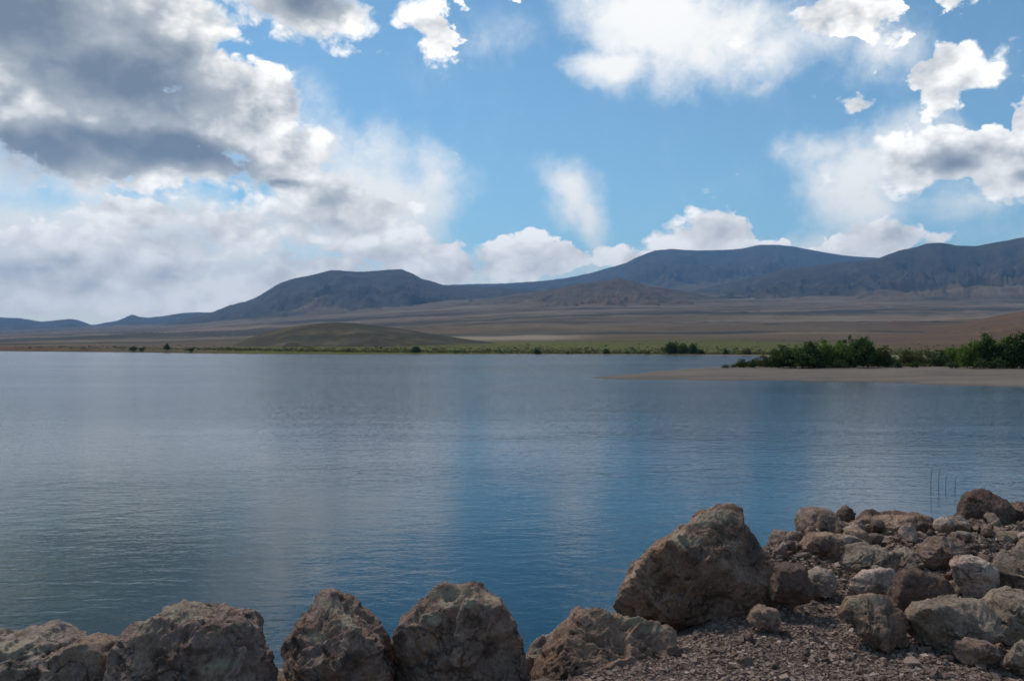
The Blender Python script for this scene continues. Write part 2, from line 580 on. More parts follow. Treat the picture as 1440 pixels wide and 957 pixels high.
def plain_z(X, r, x, y):
    z = fan_z(X, r)
    amp = np.clip((r - 450) / 1500, 0, 1)
    n = fbm(p2(x * 0.6, y, 1 / 520.0), 5, 0.5)
    return z + amp * (n * 22.0 + 7 * ridged(p2(x, y, 1 / 210.0, 3.0), 4) - 5) * np.clip(z / 40, 0.05, 1.0)


def plain_a(X, r, x, y, z):
    nz = fbm(p2(x * 0.25, y, 1 / 160.0, 8.0), 4)
    rs = r_shore(X)
    rel = (r - rs)
    gfar = np.interp(X, [-200, 250, 330, 700, 1000, 1200, 1600], [60, 90, 430, 640, 760, 560, 300])
    g = (1 - smooth(rel + nz * 160, gfar * 0.55, gfar * 1.15)) * smooth(X, 270, 340) * 0.95
    g = np.maximum(g, 0.30 * smooth(X, 40, 200) * (1 - smooth(rel, 60, 240)))
    red = smooth(X + nz * 90, 1180, 1330) * (1 - smooth(r, 1900, 2900)) * 0.9
    red = np.maximum(red, 0.9 * smooth(-X, -190, -60) * (1 - smooth(rel + nz * 120, 150, 420)))
    tn = smooth(X + nz * 120, 575, 640) * (1 - smooth(X, 760, 860)) * smooth(r + nz * 160, 1020, 1110) * (1 - smooth(r + nz * 160, 1400, 1500)) * 0.9  # sunlit strip across the plain, its sunlight painted into the ground colour as tan
    tn = np.maximum(tn, 0.55 * (1 - smooth(np.abs(rel - 8), 3, 14)) * smooth(X, 650, 900))
    tn = np.maximum(tn, 0.35 * smooth(nz, 0.12, 0.30) * smooth(r, 1500, 2500))
    bands = fbm(p2(x * 0.10, y, 1 / 330.0, 30.0), 3)
    wd = 0.24 + 0.38 * smooth(-nz, 0.05, 0.3) + 0.95 * smooth(bands, 0.02, 0.24) * smooth(r, 900, 1300)
    org = smooth(X + nz * 60, 975, 1000) * (1 - smooth(X, 1030, 1050)) * (1 - smooth(rel + nz * 60, 60, 130))
    red = np.maximum(red, org)
    tn = np.maximum(tn, 0.5 * smooth(-bands, 0.08, 0.30) * smooth(r, 1300, 2000))
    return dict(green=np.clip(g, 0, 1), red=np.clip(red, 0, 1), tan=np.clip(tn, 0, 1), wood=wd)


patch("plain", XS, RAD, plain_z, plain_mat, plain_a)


def ridge(name, prof, R, foot, back, x0, x1, rav, wood, mat=None, nX=640, nR=100, seed=0.0, p=1.25, extra=None, crest=9.0, crest_wander=0.05):
    """a ridge whose crest, seen from the shore, follows the profile (photograph columns and rows) at distance R"""
    cx = np.linspace(x0, x1, nX)
    px_, py_ = zip(*prof)
    Yc = np.interp(cx, px_, py_)
    ker = np.hanning(7); ker /= ker.sum()
    Yc = np.convolve(np.pad(Yc, 3, mode='edge'), ker, mode='valid')
    Rc = R * (1 + crest_wander * fbm(p2(cx * 0.008, cx * 0 + seed), 3))
    tf = np.concatenate([np.linspace(0, 1, int(nR * 0.75)), 1 + np.linspace(0, 1, nR - int(nR * 0.75) + 1)[1:]])
    rad = np.where(tf[None, :] <= 1, foot + (Rc[:, None] - foot) * tf[None, :], Rc[:, None] + (back - Rc[:, None]) * (tf[None, :] - 1))
    T = np.repeat(tf[None, :], nX, axis=0).ravel()
    H = EYE + (HOR - Yc) / F * Rc
    Hg = np.repeat(H[:, None], nR, axis=1).ravel()
    RC = np.repeat(Rc[:, None], nR, axis=1).ravel()

    def zf(X, r, x, y):
        base = fan_z(X, np.full(X.shape, foot)) - 25
        s = np.clip(T, 0, 1)
        up = s ** p * (1 - 0.15 * np.sin(s * math.pi))
        # spurs and gullies run down the face, strongest half way up
        wx = x + 0.15 * R * 0.2 * fbm(p2(x, y, 1 / (R * 0.05), seed), 3)
        rv = ridged(np.stack([wx / rav, y / (rav * 3.2), np.full(x.shape, seed)], 1), 5, 0.55) - 0.55
        rf = fbm(p2(x, y, 1 / (rav * 0.4), seed + 4), 5, 0.55)
        win = np.sin(np.clip(s, 0, 1) ** 0.8 * math.pi) ** 0.8 * smooth(s, 0.05, 0.55)
        hgt = np.maximum(Hg - base, 1.0)
        z = base + hgt * up + hgt * (0.34 * rv + 0.16 * rf) * win
        # nothing on the face may stand above the line of sight to the crest
        lim = EYE + (Hg - EYE) * (r / RC) - 0.012 * Hg * (1 - s)
        z = np.where(T < 1, np.minimum(z, lim), z)
        z = z + crest * fbm(p2(x, y, 1 / 160.0, seed + 9), 5, 0.6) * smooth(s, 0.85, 1.0)
        z = np.where(T > 1, base + hgt * (1 - (T - 1) ** 1.3), z)
        return z

    def af(X, r, x, y, z):
        s = np.clip(T, 0, 1)
        n = fbm(p2(x, y, 1 / (rav * 0.9), seed + 2), 4)
        g = ridged(np.stack([x / rav, y / (rav * 3.2), np.full(x.shape, seed)], 1), 4, 0.55) - 0.55
        m_ = fbm(p2(x, y, 1 / (rav * 0.25), seed + 12), 4, 0.6)
        wd = wood[0] + (wood[1] - wood[0]) * smooth(s + n * 0.45 - 0.12 * g, wood[2], wood[3])
        wd = wd - np.clip(0.12 * g + 0.55 * m_, -0.1, 0.30) * smooth(wd, 0.3, 0.9)
        d = dict(wood=np.clip(wd, 0, 1))
        if extra:
            d.update(extra(X, r, s, n))
        return d
    return patch(name, cx, rad, zf, mat or mount_mat, af)


# far low hills at the left edge
ridge("hill", [(-700, 440), (-300, 436), (-100, 443), (0, 446), (25, 447), (60, 452), (80, 450), (98, 448), (110, 450), (130, 457), (145, 454), (165, 451), (178, 445), (186, 442), (194, 445), (210, 447), (230, 444), (262, 439), (300, 439), (360, 437), (420, 450), (470, 470)],
      11500, 7000, 13500, -700, 470, 520, (0.55, 1.0, 0.1, 0.5), seed=1.0)
# flat-topped mountain left of the middle
ridge("mountain", [(140, 474), (200, 463), (250, 450), (290, 441), (300, 438), (322, 429), (345, 424), (360, 418), (375, 409), (395, 397), (412, 392), (430, 388), (465, 380), (480, 380), (500, 382), (540, 380), (565, 378), (580, 384), (592, 391), (605, 395), (625, 401), (660, 403), (720, 405), (800, 412), (880, 430)],
      7800, 4700, 9400, 130, 880, 420, (0.25, 1.0, 0.05, 0.42), seed=2.0)
# blue ridge behind, from the saddle to the right
ridge("mountain", [(500, 412), (600, 401), (640, 400), (680, 399), (720, 398), (770, 394), (800, 390), (830, 384), (850, 378), (880, 370), (892, 363), (905, 358), (920, 352), (945, 350), (975, 352), (1000, 352), (1040, 350), (1058, 346), (1070, 344), (1095, 344), (1115, 346), (1150, 353), (1180, 358), (1210, 361), (1240, 363), (1300, 372), (1400, 390)],
      11800, 7400, 14300, 500, 1400, 640, (0.5, 1.0, 0.05, 0.4), seed=3.0)
# dark mountain on the right
ridge("mountain", [(900, 424), (960, 412), (1010, 401), (1050, 391), (1100, 380), (1150, 373), (1200, 367), (1235, 363), (1252, 357), (1268, 351), (1290, 347), (1305, 342), (1325, 341), (1345, 345), (1372, 346), (1400, 341), (1440, 333), (1520, 318), (1640, 300), (1800, 305), (2000, 330), (2200, 340)],
      7000, 3900, 9000, 900, 2200, 430, (0.20, 1.0, 0.10, 0.45), seed=4.0, nX=760)
# brown scrubby hill in the middle distance
ridge("hill", [(560, 440), (620, 431), (660, 424), (700, 418), (730, 414), (760, 409), (800, 402), (825, 398), (850, 394), (870, 392), (890, 395), (905, 400), (925, 404), (960, 409), (1000, 416), (1050, 424), (1120, 432)],
      5200, 3300, 6300, 560, 1120, 260, (0.28, 0.72, 0.35, 0.85), mat=plain_mat, seed=5.0, extra=lambda X, r, s, n: dict(red=np.clip(0.25 + n, 0, 0.5)))
# low rounded hill near the far shore, green at its foot
ridge("hill", [(250, 496), (300, 489), (325, 484), (350, 475), (380, 466), (410, 459), (440, 455), (470, 453), (500, 454), (530, 458), (560, 461), (600, 468), (640, 474), (690, 481), (740, 487), (800, 494)],
      900, 470, 1300, 250, 800, 150, (0.72, 0.92, 0.15, 0.8), mat=plain_mat, seed=6.0, nX=220, nR=80, p=1.0, crest=0.6, crest_wander=0.02,
      extra=lambda X, r, s, n: dict(green=np.clip(0.95 - smooth(s + n * 0.5, 0.10, 0.60) * 0.75, 0, 1), tan=np.clip(n * 0.5 - 0.1, 0, 0.15)))
# orange-brown slope on the right behind the trees
ridge("hill", [(1120, 497), (1180, 490), (1240, 480), (1290, 468), (1340, 457), (1390, 446), (1440, 437), (1540, 420), (1700, 410), (1900, 420), (2200, 440)],
      1500, 480, 2300, 1120, 2200, 190, (0.34, 0.50, 0.3, 0.9), mat=plain_mat, seed=7.0, nX=320, nR=90, p=1.05, crest=1.0,
      extra=lambda X, r, s, n: dict(red=np.clip(0.55 + 0.9 * n + 0.3 * s, 0, 1), green=np.clip(0.7 - 1.6 * s, 0, 0.6)))

# lake bed and everything beyond, one sheet out to the horizon
xs = np.concatenate([-np.geomspace(16000, 30, 24), [0], np.geomspace(30, 16000, 24)])
gx, gy = np.meshgrid(xs, xs, indexing='ij')
gz = np.full(gx.shape, -6.0)
bed_m, bt, bb = material("lake_bed_silt")
bt.put(bb.inputs['Base Color'], bt.ramp(bt.noise(bt.n('ShaderNodeNewGeometry').outputs['Position'], 0.4, 5, 0.6), [(0.3, (0.11, 0.09, 0.07)), (0.7, (0.19, 0.16, 0.125))]))
bb.inputs['Roughness'].default_value = 0.95
structure(link("ground", mesh_from("ground", np.stack([gx.ravel(), gy.ravel(), gz.ravel()], 1), grid_faces(len(xs), len(xs)), bed_m)))


# ------------------------------------------------------------------ sandy spit
def spit_edges(X):
    near = np.interp(X, [832, 850, 900, 1000, 1100, 1200, 1300, 1440, 1700, 2200], [531.0, 532.5, 534, 534.8, 535.2, 537, 540, 545, 552, 560])
    far = np.interp(X, [832, 850, 880, 910, 940, 970, 1010, 1040, 1060, 1075, 1110, 1200], [530.4, 528.8, 526.5, 524.0, 521.5, 519.5, 517, 515, 513, 509, 498, 494])
    wig = 0.55 * np.sin(X * 0.043 + 1.3) + 0.35 * np.sin(X * 0.117) + 0.2 * np.sin(X * 0.31 + 0.6)      # small bays and points
    near = near + wig * np.clip((X - 832) / 120, 0, 1) * 0.8
    return EYE * F / (near - HOR), EYE * F / (far - HOR)


sx = np.linspace(832.5, 2200, 420)
rn, rf = spit_edges(sx)
rf = np.minimum(rf, 640)
nV = 90
tt = np.concatenate([[-0.03], np.linspace(0, 1, nV - 2) ** 1.6, [1.02]])
rad = rn[:, None] + (rf - rn)[:, None] * tt[None, :]


def spit_height(X, r):
    rn_, rf_ = spit_edges(X)
    rf_ = np.minimum(rf_, 640)
    d = np.minimum(r - rn_, (rf_ - r) * 0.7)
    return np.where(d < 0, d * 0.12 - 0.02, 0.75 * (1 - np.exp(-d / 13.0)) * np.clip((rf_ - rn_) / 25.0, 0.25, 1))


def spit_z(X, r, x, y):
    z = spit_height(X, r)
    return z + 0.09 * fbm(p2(x, y, 0.35), 4) * np.clip(z * 3, 0, 1)


def spit_a(X, r, x, y, z):
    rn_, rf_ = spit_edges(X)
    n = fbm(p2(x, y, 0.12), 4)
    veg = smooth(r + n * 18, 108, 122) * smooth(X, 1015, 1060)
    return dict(green=veg, wood=0.2 * veg, tan=(1 - veg))


sm, st, sb = material("spit_sand")
spos = st.n('ShaderNodeNewGeometry').outputs['Position']
sn = st.noise(st.mapping(spos, scale=(0.3, 1, 1)), 0.22, 6, 0.62)
sf = st.noise(spos, 3.5, 5, 0.65)
sand = st.ramp(st.m('ADD', st.m('MULTIPLY', sn, 0.7), st.m('MULTIPLY', sf, 0.3)), [(0.34, (0.064, 0.044, 0.029)), (0.47, (0.114, 0.080, 0.053)), (0.60, (0.170, 0.123, 0.083))])
ssep = st.n('ShaderNodeSeparateXYZ'); st.put(ssep.inputs[0], spos)
wet = st.step(ssep.outputs[2], 0.02, 0.13, 1.0, 0.0)      # damp sand at the waterline
sand = st.mix(st.m('MULTIPLY', wet, 0.8), sand, (0.085, 0.062, 0.045))
grassy = st.m('MULTIPLY', st.attr("green"), st.step(st.noise(spos, 0.5, 4, 0.6), 0.32, 0.52))
sand = st.mix(grassy, sand, (0.085, 0.095, 0.03))
st.put(sb.inputs['Base Color'], sand)
st.put(sb.inputs['Roughness'], 0.9)
st.put(sb.inputs['Normal'], bump(st, sf, 0.5, 0.08))
patch("spit", sx, rad, spit_z, sm, spit_a)


def ground_at(X, Y):
    """where the line of sight through photograph pixel X, Y meets the spit"""
    lo = EYE * F / (Y - HOR)
    d = lo
    for _ in range(12):
        zz = float(spit_height(np.array([X]), np.array([d]))[0])
        d = (EYE - zz) * F / (Y - HOR)
    return (X - 720) / F * d, d, zz


# ------------------------------------------------------------------ bank under the camera
EDGE_X = [-40, -6, -2.2, -1.0, 0.0, 0.45, 0.9, 1.5, 2.1, 2.8, 4.2, 7, 14, 40]
EDGE_Y = [4.9, 4.95, 5.0, 5.05, 5.1, 5.2, 5.5, 6.3, 7.3, 7.7, 8.0, 8.6, 9.5, 11]


def bank_z(x, y):
    top = 0.86 + 0.34 * smooth(x, -0.9, 0.55)
    ye = np.interp(x, EDGE_X, EDGE_Y)
    t = (y - ye) / 0.45
    drop = 0.45 * np.logaddexp(0, t) * 0.95
    rub = smooth(x, 1.0, 1.6) * smooth(y, 5.6, 6.4)
    return np.maximum(top - drop, -3.5) + 0.13 * rub


def bank_full(x, y):
    z = bank_z(x, y)
    near = np.exp(-((x - 1) / 9.0) ** 2) * (y > -2)
    rub = smooth(x, 0.9, 1.6) * smooth(y, 5.3, 6.2)
    q = p2(x, y)
    return z + near * (0.035 * fbm(q * 1.1, 4) + 0.014 * fbm(q * 6.0, 4) + rub * (0.10 * fbm(q * 2.6, 5, 0.6) + 0.05 * ridged(q * 7.0, 3)))


bx = np.concatenate([-np.geomspace(60, 6.3, 24), np.linspace(-6, 6.5, 380), np.geomspace(6.8, 60, 24)])
by = np.concatenate([-np.geomspace(60, 3.2, 16), np.linspace(-3, 3.2, 30), np.linspace(3.3, 10.5, 240), np.linspace(10.8, 15, 14)])
gx, gy = np.meshgrid(bx, by, indexing='ij')
gz = bank_full(gx.ravel(), gy.ravel())
gm, gt, gb = material("gravel_earth")
gpos = gt.n('ShaderNodeNewGeometry').outputs['Position']
g1 = gt.noise(gpos, 2.2, 5, 0.6)
g2 = gt.noise(gpos, 34.0, 6, 0.7)
g3 = gt.voro(gpos, 60.0, 1.0)
gcol = gt.ramp(gt.m('ADD', gt.m('MULTIPLY', g1, 0.5), gt.m('MULTIPLY', g2, 0.5)), [(0.36, (0.060, 0.046, 0.038)), (0.50, (0.120, 0.094, 0.078)), (0.62, (0.185, 0.150, 0.125))])
gt.put(gb.inputs['Base Color'], gcol)
gb.inputs['Roughness'].default_value = 0.95
gb.inputs['Specular IOR Level'].default_value = 0.15
gt.put(gb.inputs['Normal'], bump(gt, gt.m('ADD', gt.m('MULTIPLY', g2, 0.6), gt.m('MULTIPLY', g3, 0.5)), 0.9, 0.02))
structure(link("bank", mesh_from("bank", np.stack([gx.ravel(), gy.ravel(), gz], 1), grid_faces(len(bx), len(by))[:, ::-1], gm)))


# ------------------------------------------------------------------ rock builder
_ico = {}


def ico(level):
    if level not in _ico:
        b = bmesh.new()
        bmesh.ops.create_icosphere(b, subdivisions=level, radius=1.0)
        v = np.array([x.co[:] for x in b.verts])
        f = np.array([[q.index for q in p.verts] for p in b.faces])
        b.free()
        _ico[level] = (v / np.linalg.norm(v, axis=1, keepdims=True), f)
    return _ico[level]


def rock_material(name, cols, stain=(0.16, 0.09, 0.035), stain_amt=0.5, dark_amt=0.42, white=0.3):
    m, t, b = material(name)
    tc = t.n('ShaderNodeTexCoord').outputs['Object']
    oi = t.n('ShaderNodeObjectInfo').outputs['Random']
    pos = t.v('ADD', tc, t.v('MULTIPLY', (37.0, 19.0, 53.0), t.n_rand(oi)))
    big = t.noise(pos, 3.0, 5, 0.62, 0.2)
    mid = t.noise(pos, 10.0, 7, 0.72, 0.3)
    fine = t.noise(pos, 55.0, 5, 0.7)
    base = t.ramp(t.m('ADD', t.m('MULTIPLY', big, 0.45), t.m('MULTIPLY', mid, 0.55)), [(0.34, cols[0]), (0.44, cols[1]), (0.53, cols[2]), (0.66, cols[3])])
    rust = t.m('MULTIPLY', t.step(t.noise(pos, 5.5, 6, 0.7, 0.3), 0.50, 0.62), stain_amt)
    base = t.mix(rust, base, stain)
    crack = t.voro(t.v('ADD', pos, t.v('MULTIPLY', t.v('SUBTRACT', t.noise(pos, 9.0, 4, 0.65, out='Color'), (0.5, 0.5, 0.5)), (0.22, 0.22, 0.22))), 6.5, 1.0, 'DISTANCE_TO_EDGE')
    crk = t.m('MULTIPLY', t.step(crack, 0.0, 0.05, 1, 0), t.step(t.noise(pos, 4.0, 3, 0.6), 0.48, 0.60))
    base = t.mix(t.m('MULTIPLY', crk, dark_amt), base, (0.026, 0.019, 0.016))
    base = t.mix(t.m('MULTIPLY', t.step(t.noise(pos, 8.0, 8, 0.75), 0.54, 0.66), white), base, (0.36, 0.31, 0.26))
    base = t.mix(t.m('MULTIPLY', t.step(t.noise(t.v('ADD', pos, (7, 3, 1)), 14.0, 6, 0.7), 0.56, 0.68), 0.45), base, (0.055, 0.040, 0.033))
    base = t.mix(t.lin(fine, 0.32, 0.58, 0.45, 0.0), base, (0.03, 0.024, 0.02))
    base = t.mix(t.m('MULTIPLY', t.attr("crust"), t.lin(mid, 0.36, 0.60, 0.25, 1.0)), base, (0.40, 0.315, 0.215))
    base = t.mix(t.m('MULTIPLY', t.attr("pit"), 0.58), base, (0.030, 0.021, 0.017))
    t.put(b.inputs['Base Color'], base)
    b.inputs['Roughness'].default_value = 0.92
    b.inputs['Specular IOR Level'].default_value = 0.18
    h = t.m('ADD', t.m('MULTIPLY', mid, 0.7), t.m('MULTIPLY', fine, 0.22))
    h = t.m('SUBTRACT', h, t.m('MULTIPLY', crk, 0.3))
    t.put(b.inputs['Normal'], bump(t, h, 1.0, 0.05))
    return m


def _n_rand(self, r):
    c = self.n('ShaderNodeCombineXYZ')
    self.put(c.inputs[0], r); self.put(c.inputs[1], r); self.put(c.inputs[2], r)
    return c.outputs[0]


NT.n_rand = _n_rand
ROCKMAT = {
    "tan": rock_material("tan_limestone", [(0.194, 0.136, 0.102), (0.356, 0.262, 0.205), (0.481, 0.354, 0.278), (0.608, 0.464, 0.375)], white=0.5, stain_amt=0.3),
    "mauve": rock_material("mauve_brown_rock", [(0.122, 0.078, 0.061), (0.259, 0.167, 0.132), (0.371, 0.250, 0.193), (0.532, 0.378, 0.286)], stain=(0.415, 0.269, 0.138), stain_amt=0.35),
    "rust": rock_material("rusty_brown_rock", [(0.109, 0.069, 0.053), (0.230, 0.149, 0.113), (0.330, 0.221, 0.169), (0.487, 0.337, 0.268)], stain=(0.381, 0.195, 0.102), stain_amt=0.55),
    "olive": rock_material("olive_brown_rock", [(0.129, 0.082, 0.059), (0.245, 0.153, 0.108), (0.350, 0.221, 0.155), (0.594, 0.389, 0.272)], stain=(0.458, 0.250, 0.130), stain_amt=0.40, white=0.22),
    "grey": rock_material("grey_brown_rock", [(0.146, 0.101, 0.073), (0.270, 0.195, 0.141), (0.372, 0.271, 0.198), (0.518, 0.384, 0.284)], stain_amt=0.2, white=0.3),
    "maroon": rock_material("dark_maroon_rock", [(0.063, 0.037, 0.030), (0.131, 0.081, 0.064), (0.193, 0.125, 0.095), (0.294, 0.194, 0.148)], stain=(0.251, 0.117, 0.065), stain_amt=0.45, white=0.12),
    "pale": rock_material("pale_pinkish_rock", [(0.296, 0.199, 0.152), (0.483, 0.338, 0.262), (0.633, 0.461, 0.360), (0.824, 0.619, 0.486)], stain_amt=0.15, white=0.4),
    "wet": rock_material("wet_dark_rock", [(0.018, 0.016, 0.016), (0.035, 0.031, 0.031), (0.049, 0.044, 0.044), (0.069, 0.062, 0.061)], stain_amt=0.1, white=0.0),
}
PX = lambda X, d: (X - 720) / F * d
PZ = lambda Y, d: EYE - (Y - HOR) / F * d


def rock_shape(outline, depth, thick, level, seed, facets=14, rough=1.0, boxy=0.76, strata=0.0, fan=0.0, dents=(), crust=(), cut=(0.62, 0.88), side=(0.86, 0.97)):
    """solid rock whose outline from the bank is the polygon (photograph pixels) at the given distance; thick = half its depth"""
    P = np.array(outline, dtype=float)
    P = np.stack([PX(P[:, 0], depth), PZ(P[:, 1], depth)], 1)
    c = (P.min(0) + P.max(0)) / 2
    Q = P - c
    dens = np.concatenate([Q[i] + (Q[(i + 1) % len(Q)] - Q[i]) * np.linspace(0, 1, 24, endpoint=False)[:, None] for i in range(len(Q))])
    th = np.arctan2(dens[:, 1], dens[:, 0]); rr = np.hypot(dens[:, 0], dens[:, 1])
    o = np.argsort(th); th, rr = th[o], rr[o]
    th3 = np.concatenate([th - 2 * math.pi, th, th + 2 * math.pi]); rr3 = np.tile(rr, 3)
    tg = np.linspace(-math.pi, math.pi, 361)
    rg = np.interp(tg, th3, rr3)
    v, f = ico(level)
    v = v.copy()
    r_ = np.random.RandomState(seed)
    rho = np.hypot(v[:, 0], v[:, 2]); ta = np.arctan2(v[:, 2], v[:, 0])
    R = np.interp(ta, tg, rg)
    Rm = rg.mean()
    ax = np.array([np.abs(Q[:, 0]).max(), np.abs(Q[:, 1]).max()])
    ell = 1 / np.sqrt((np.cos(ta) / ax[0]) ** 2 + (np.sin(ta) / ax[1]) ** 2)
    R = ell + (R - ell) * smooth(rho, 0.15, 0.75)
    rp = rho ** boxy
    yp = np.sign(v[:, 1]) * np.abs(v[:, 1]) ** boxy * thick
    p = np.stack([rp * np.cos(ta) * R, yp, rp * np.sin(ta) * R], 1)
    size = np.array([ax[0], thick, ax[1]])
    S = float(np.cbrt(size.prod()))
    if fan:     # lean the front face back, or (negative) let it overhang
        p[:, 1] += fan * p[:, 2]
    # broken flat faces
    for k in range(facets):
        n = r_.normal(size=3)
        n[1] = -abs(n[1]) - 0.45 if k % 4 else n[1]
        n /= np.linalg.norm(n)
        sup = (p @ n).max()
        d = sup * (r_.uniform(*cut) if abs(n[1]) > 0.5 else r_.uniform(*side))
        over = np.maximum(p @ n - d, 0)
        p -= over[:, None] * n * r_.uniform(0.86, 1.0)
    off = r_.uniform(0, 90, 3)
    # blocks broken away along joints: cells of the rock standing a little proud or set back
    qb = p / S
    qb = qb + 0.16 * np.stack([fbm(qb * 1.7 + off + 11, 3), fbm(qb * 1.7 + off + 33, 3), fbm(qb * 1.7 + off + 55, 3)], 1)
    joints = np.zeros(len(p))
    step_ = np.zeros(len(p))
    for n_c, amp in ((22, 0.075), (90, 0.034)):
        cen = r_.normal(size=(n_c, 3)); cen /= np.linalg.norm(cen, axis=1, keepdims=True); cen *= r_.uniform(0.75, 1.15, (n_c, 1)) * size / S
        d2 = ((qb[:, None, :] - cen[None]) ** 2).sum(2)
        o2 = np.argpartition(d2, 1, axis=1)[:, :2]
        da = np.sqrt(np.take_along_axis(d2, o2, 1))
        gap = np.abs(da[:, 1] - da[:, 0])
        near_ = np.take_along_axis(o2, da.argmin(1)[:, None], 1)[:, 0]
        h_ = r_.uniform(-1, 0.55, n_c) * amp
        tilt_ = r_.normal(size=(n_c, 3)) * amp * 1.1
        step_ += (h_[near_] + ((qb - cen[near_]) * tilt_[near_]).sum(1)) * smooth(gap, 0.0, 0.07)
        joints = np.maximum(joints, (1 - smooth(gap, 0.0, 0.045)) * (0.8 if n_c < 50 else 0.45))
    nrm = p / (size ** 2)
    nrm /= np.linalg.norm(nrm, axis=1, keepdims=True)
    q = p / S + off
    qw = q + 0.25 * np.stack([fbm(q * 1.5 + 5, 3), fbm(q * 1.5 + 25, 3), fbm(q * 1.5 + 45, 3)], 1)
    disp = 0.075 * fbm(qw * 1.6, 3, 0.5)
    rd = ridged(qw * 2.3, 5, 0.58)
    disp += step_
    crack = np.clip((rd - 0.80) / 0.20, 0, 1)
    disp -= 0.075 * crack
    hole = smooth(fbm(q * 2.8 + 60, 3), 0.20, 0.42)
    disp -= 0.06 * hole
    disp += 0.050 * (ridged(qw * 4.5, 4, 0.6) - 0.75) + 0.020 * fbm(qw * 9.0, 4, 0.6) + 0.016 * fbm(qw * 18.0, 4, 0.6)
    if strata:
        disp += strata * np.tanh(4 * np.sin(p[:, 2] / S * 13 + 4 * fbm(q * 1.2, 3))) * 0.03
    p += nrm * (disp * S * rough)[:, None]
    wx_, wz_ = p[:, 0] + c[0], p[:, 2] + c[1]
    wob = 0.35 * fbm(q * 3.0 + 31, 4)
    marks = []
    for items in (dents, crust):
        acc = np.zeros(len(p))
        for it in items:
            e_ = np.hypot((wx_ - PX(it[0], depth)) / (it[2] * depth / F), (wz_ - PZ(it[1], depth)) / (it[3] * depth / F)) + wob
            acc = np.maximum(acc, (1 - smooth(e_, 0.55, 1.1)) * (p[:, 1] < 0.25 * thick))
        marks.append(acc)
    disp -= marks[0] * 0.16
    disp += marks[1] * 0.02
    pit = np.clip(0.9 * marks[0] + 0.6 * joints * smooth(fbm(q * 2.2 + 77, 3), -0.15, 0.2) + 0.6 * crack + 0.8 * hole * smooth(fbm(q * 4 + 8, 3), -0.1, 0.3), 0, 1)
    return p, f, (pit, marks[1]), (c[0], depth, c[1])


def add_rock(name, outline, depth, thick, mat, label, level=6, seed=1, cat="boulder", group=None, **kw):
    p, f, pit, loc = rock_shape(outline, depth, thick, level, seed, **kw)
    me = mesh_from(name, p, f, ROCKMAT[mat], True, {"pit": pit[0], "crust": pit[1]})
    return tag(link(name, me, loc), label, cat, group)


# ------------------------------------------------------------------ the row of boulders along the water
add_rock("boulder", [(-150, 905), (-60, 896), (0, 893), (52, 887), (76, 892), (104, 905), (108, 925), (80, 960), (40, 1010), (-60, 1050), (-160, 1010)],
         4.75, 0.42, "tan", "low flat pale tan boulder at the far left end of the shore row", level=7, seed=21, facets=9, strata=1.2,
         dents=[(28, 931, 26, 4), (62, 906, 14, 6)], crust=[(40, 897, 50, 8), (20, 915, 50, 8)])
add_rock("boulder", [(30, 950), (60, 920), (100, 903), (130, 899), (158, 902), (170, 930), (175, 990), (150, 1050), (60, 1060), (25, 1010)],
         4.6, 0.34, "mauve", "small dull brown boulder wedged between the pale flat boulder and the wide cracked one", level=6, seed=24, facets=22)
add_rock("boulder", [(150, 960), (158, 915), (172, 884), (192, 862), (218, 851), (255, 849), (300, 853), (335, 867), (360, 884), (370, 910), (384, 955), (380, 1040), (300, 1085), (200, 1080), (152, 1030)],
         4.5, 0.44, "mauve", "wide dull brown boulder with pale crusted top, second big one from the left", level=7, seed=33, facets=24,
         dents=[(243, 908, 24, 12), (300, 892, 30, 5), (180, 925, 14, 12), (230, 945, 16, 8)], crust=[(212, 872, 30, 16), (262, 856, 42, 8), (325, 915, 30, 10), (335, 940, 35, 6)])
add_rock("boulder", [(378, 950), (386, 915), (396, 888), (416, 853), (432, 839), (455, 835), (477, 839), (497, 856), (520, 878), (540, 903), (553, 950), (548, 1030), (500, 1070), (420, 1065), (385, 1020)],
         4.5, 0.40, "rust", "pointed reddish brown boulder standing between the wide dull brown one and the round one", level=7, seed=42, facets=24,
         dents=[(505, 908, 20, 9), (470, 910, 10, 6), (415, 905, 14, 8)], crust=[(462, 852, 22, 8), (495, 868, 16, 8), (450, 890, 18, 9)])
add_rock("boulder", [(546, 930), (549, 892), (562, 873), (590, 851), (620, 834), (650, 829), (690, 831), (706, 845), (722, 870), (738, 905), (742, 950), (730, 1030), (670, 1075), (590, 1060), (550, 1000)],
         4.55, 0.44, "rust", "round brown boulder with orange tinged top and dark right side, middle of the row", level=7, seed=57, facets=24,
         dents=[(662, 862, 20, 10), (566, 893, 9, 12), (612, 905, 14, 6), (690, 905, 14, 12)], crust=[(640, 838, 45, 10), (690, 842, 14, 8), (610, 860, 22, 8)])
add_rock("stone", [(536, 925), (540, 905), (548, 896), (556, 905), (560, 930), (555, 960), (540, 960)],
         4.75, 0.09, "grey", "little grey stone stuck in the gap beside the round brown boulder", level=5, seed=61, cat="stone")
add_rock("boulder", [(735, 930), (745, 905), (762, 888), (785, 878), (806, 880), (818, 900), (815, 940), (790, 990), (750, 985)],
         4.95, 0.26, "tan", "small orange tan boulder half hidden behind the pinkish wedge shaped one", level=6, seed=66, facets=10)
add_rock("boulder", [(742, 975), (758, 930), (780, 903), (803, 878), (818, 853), (838, 844), (862, 849), (892, 866), (925, 880), (952, 892), (945, 925), (915, 960), (890, 1020), (800, 1050), (745, 1020)],
         4.62, 0.34, "olive", "wedge shaped tan brown boulder leaning at the foot of the largest boulder", level=7, seed=73, facets=14, side=(0.95, 1.0),
         crust=[(842, 850, 14, 6), (866, 862, 16, 7), (890, 874, 20, 6), (922, 886, 26, 6)])
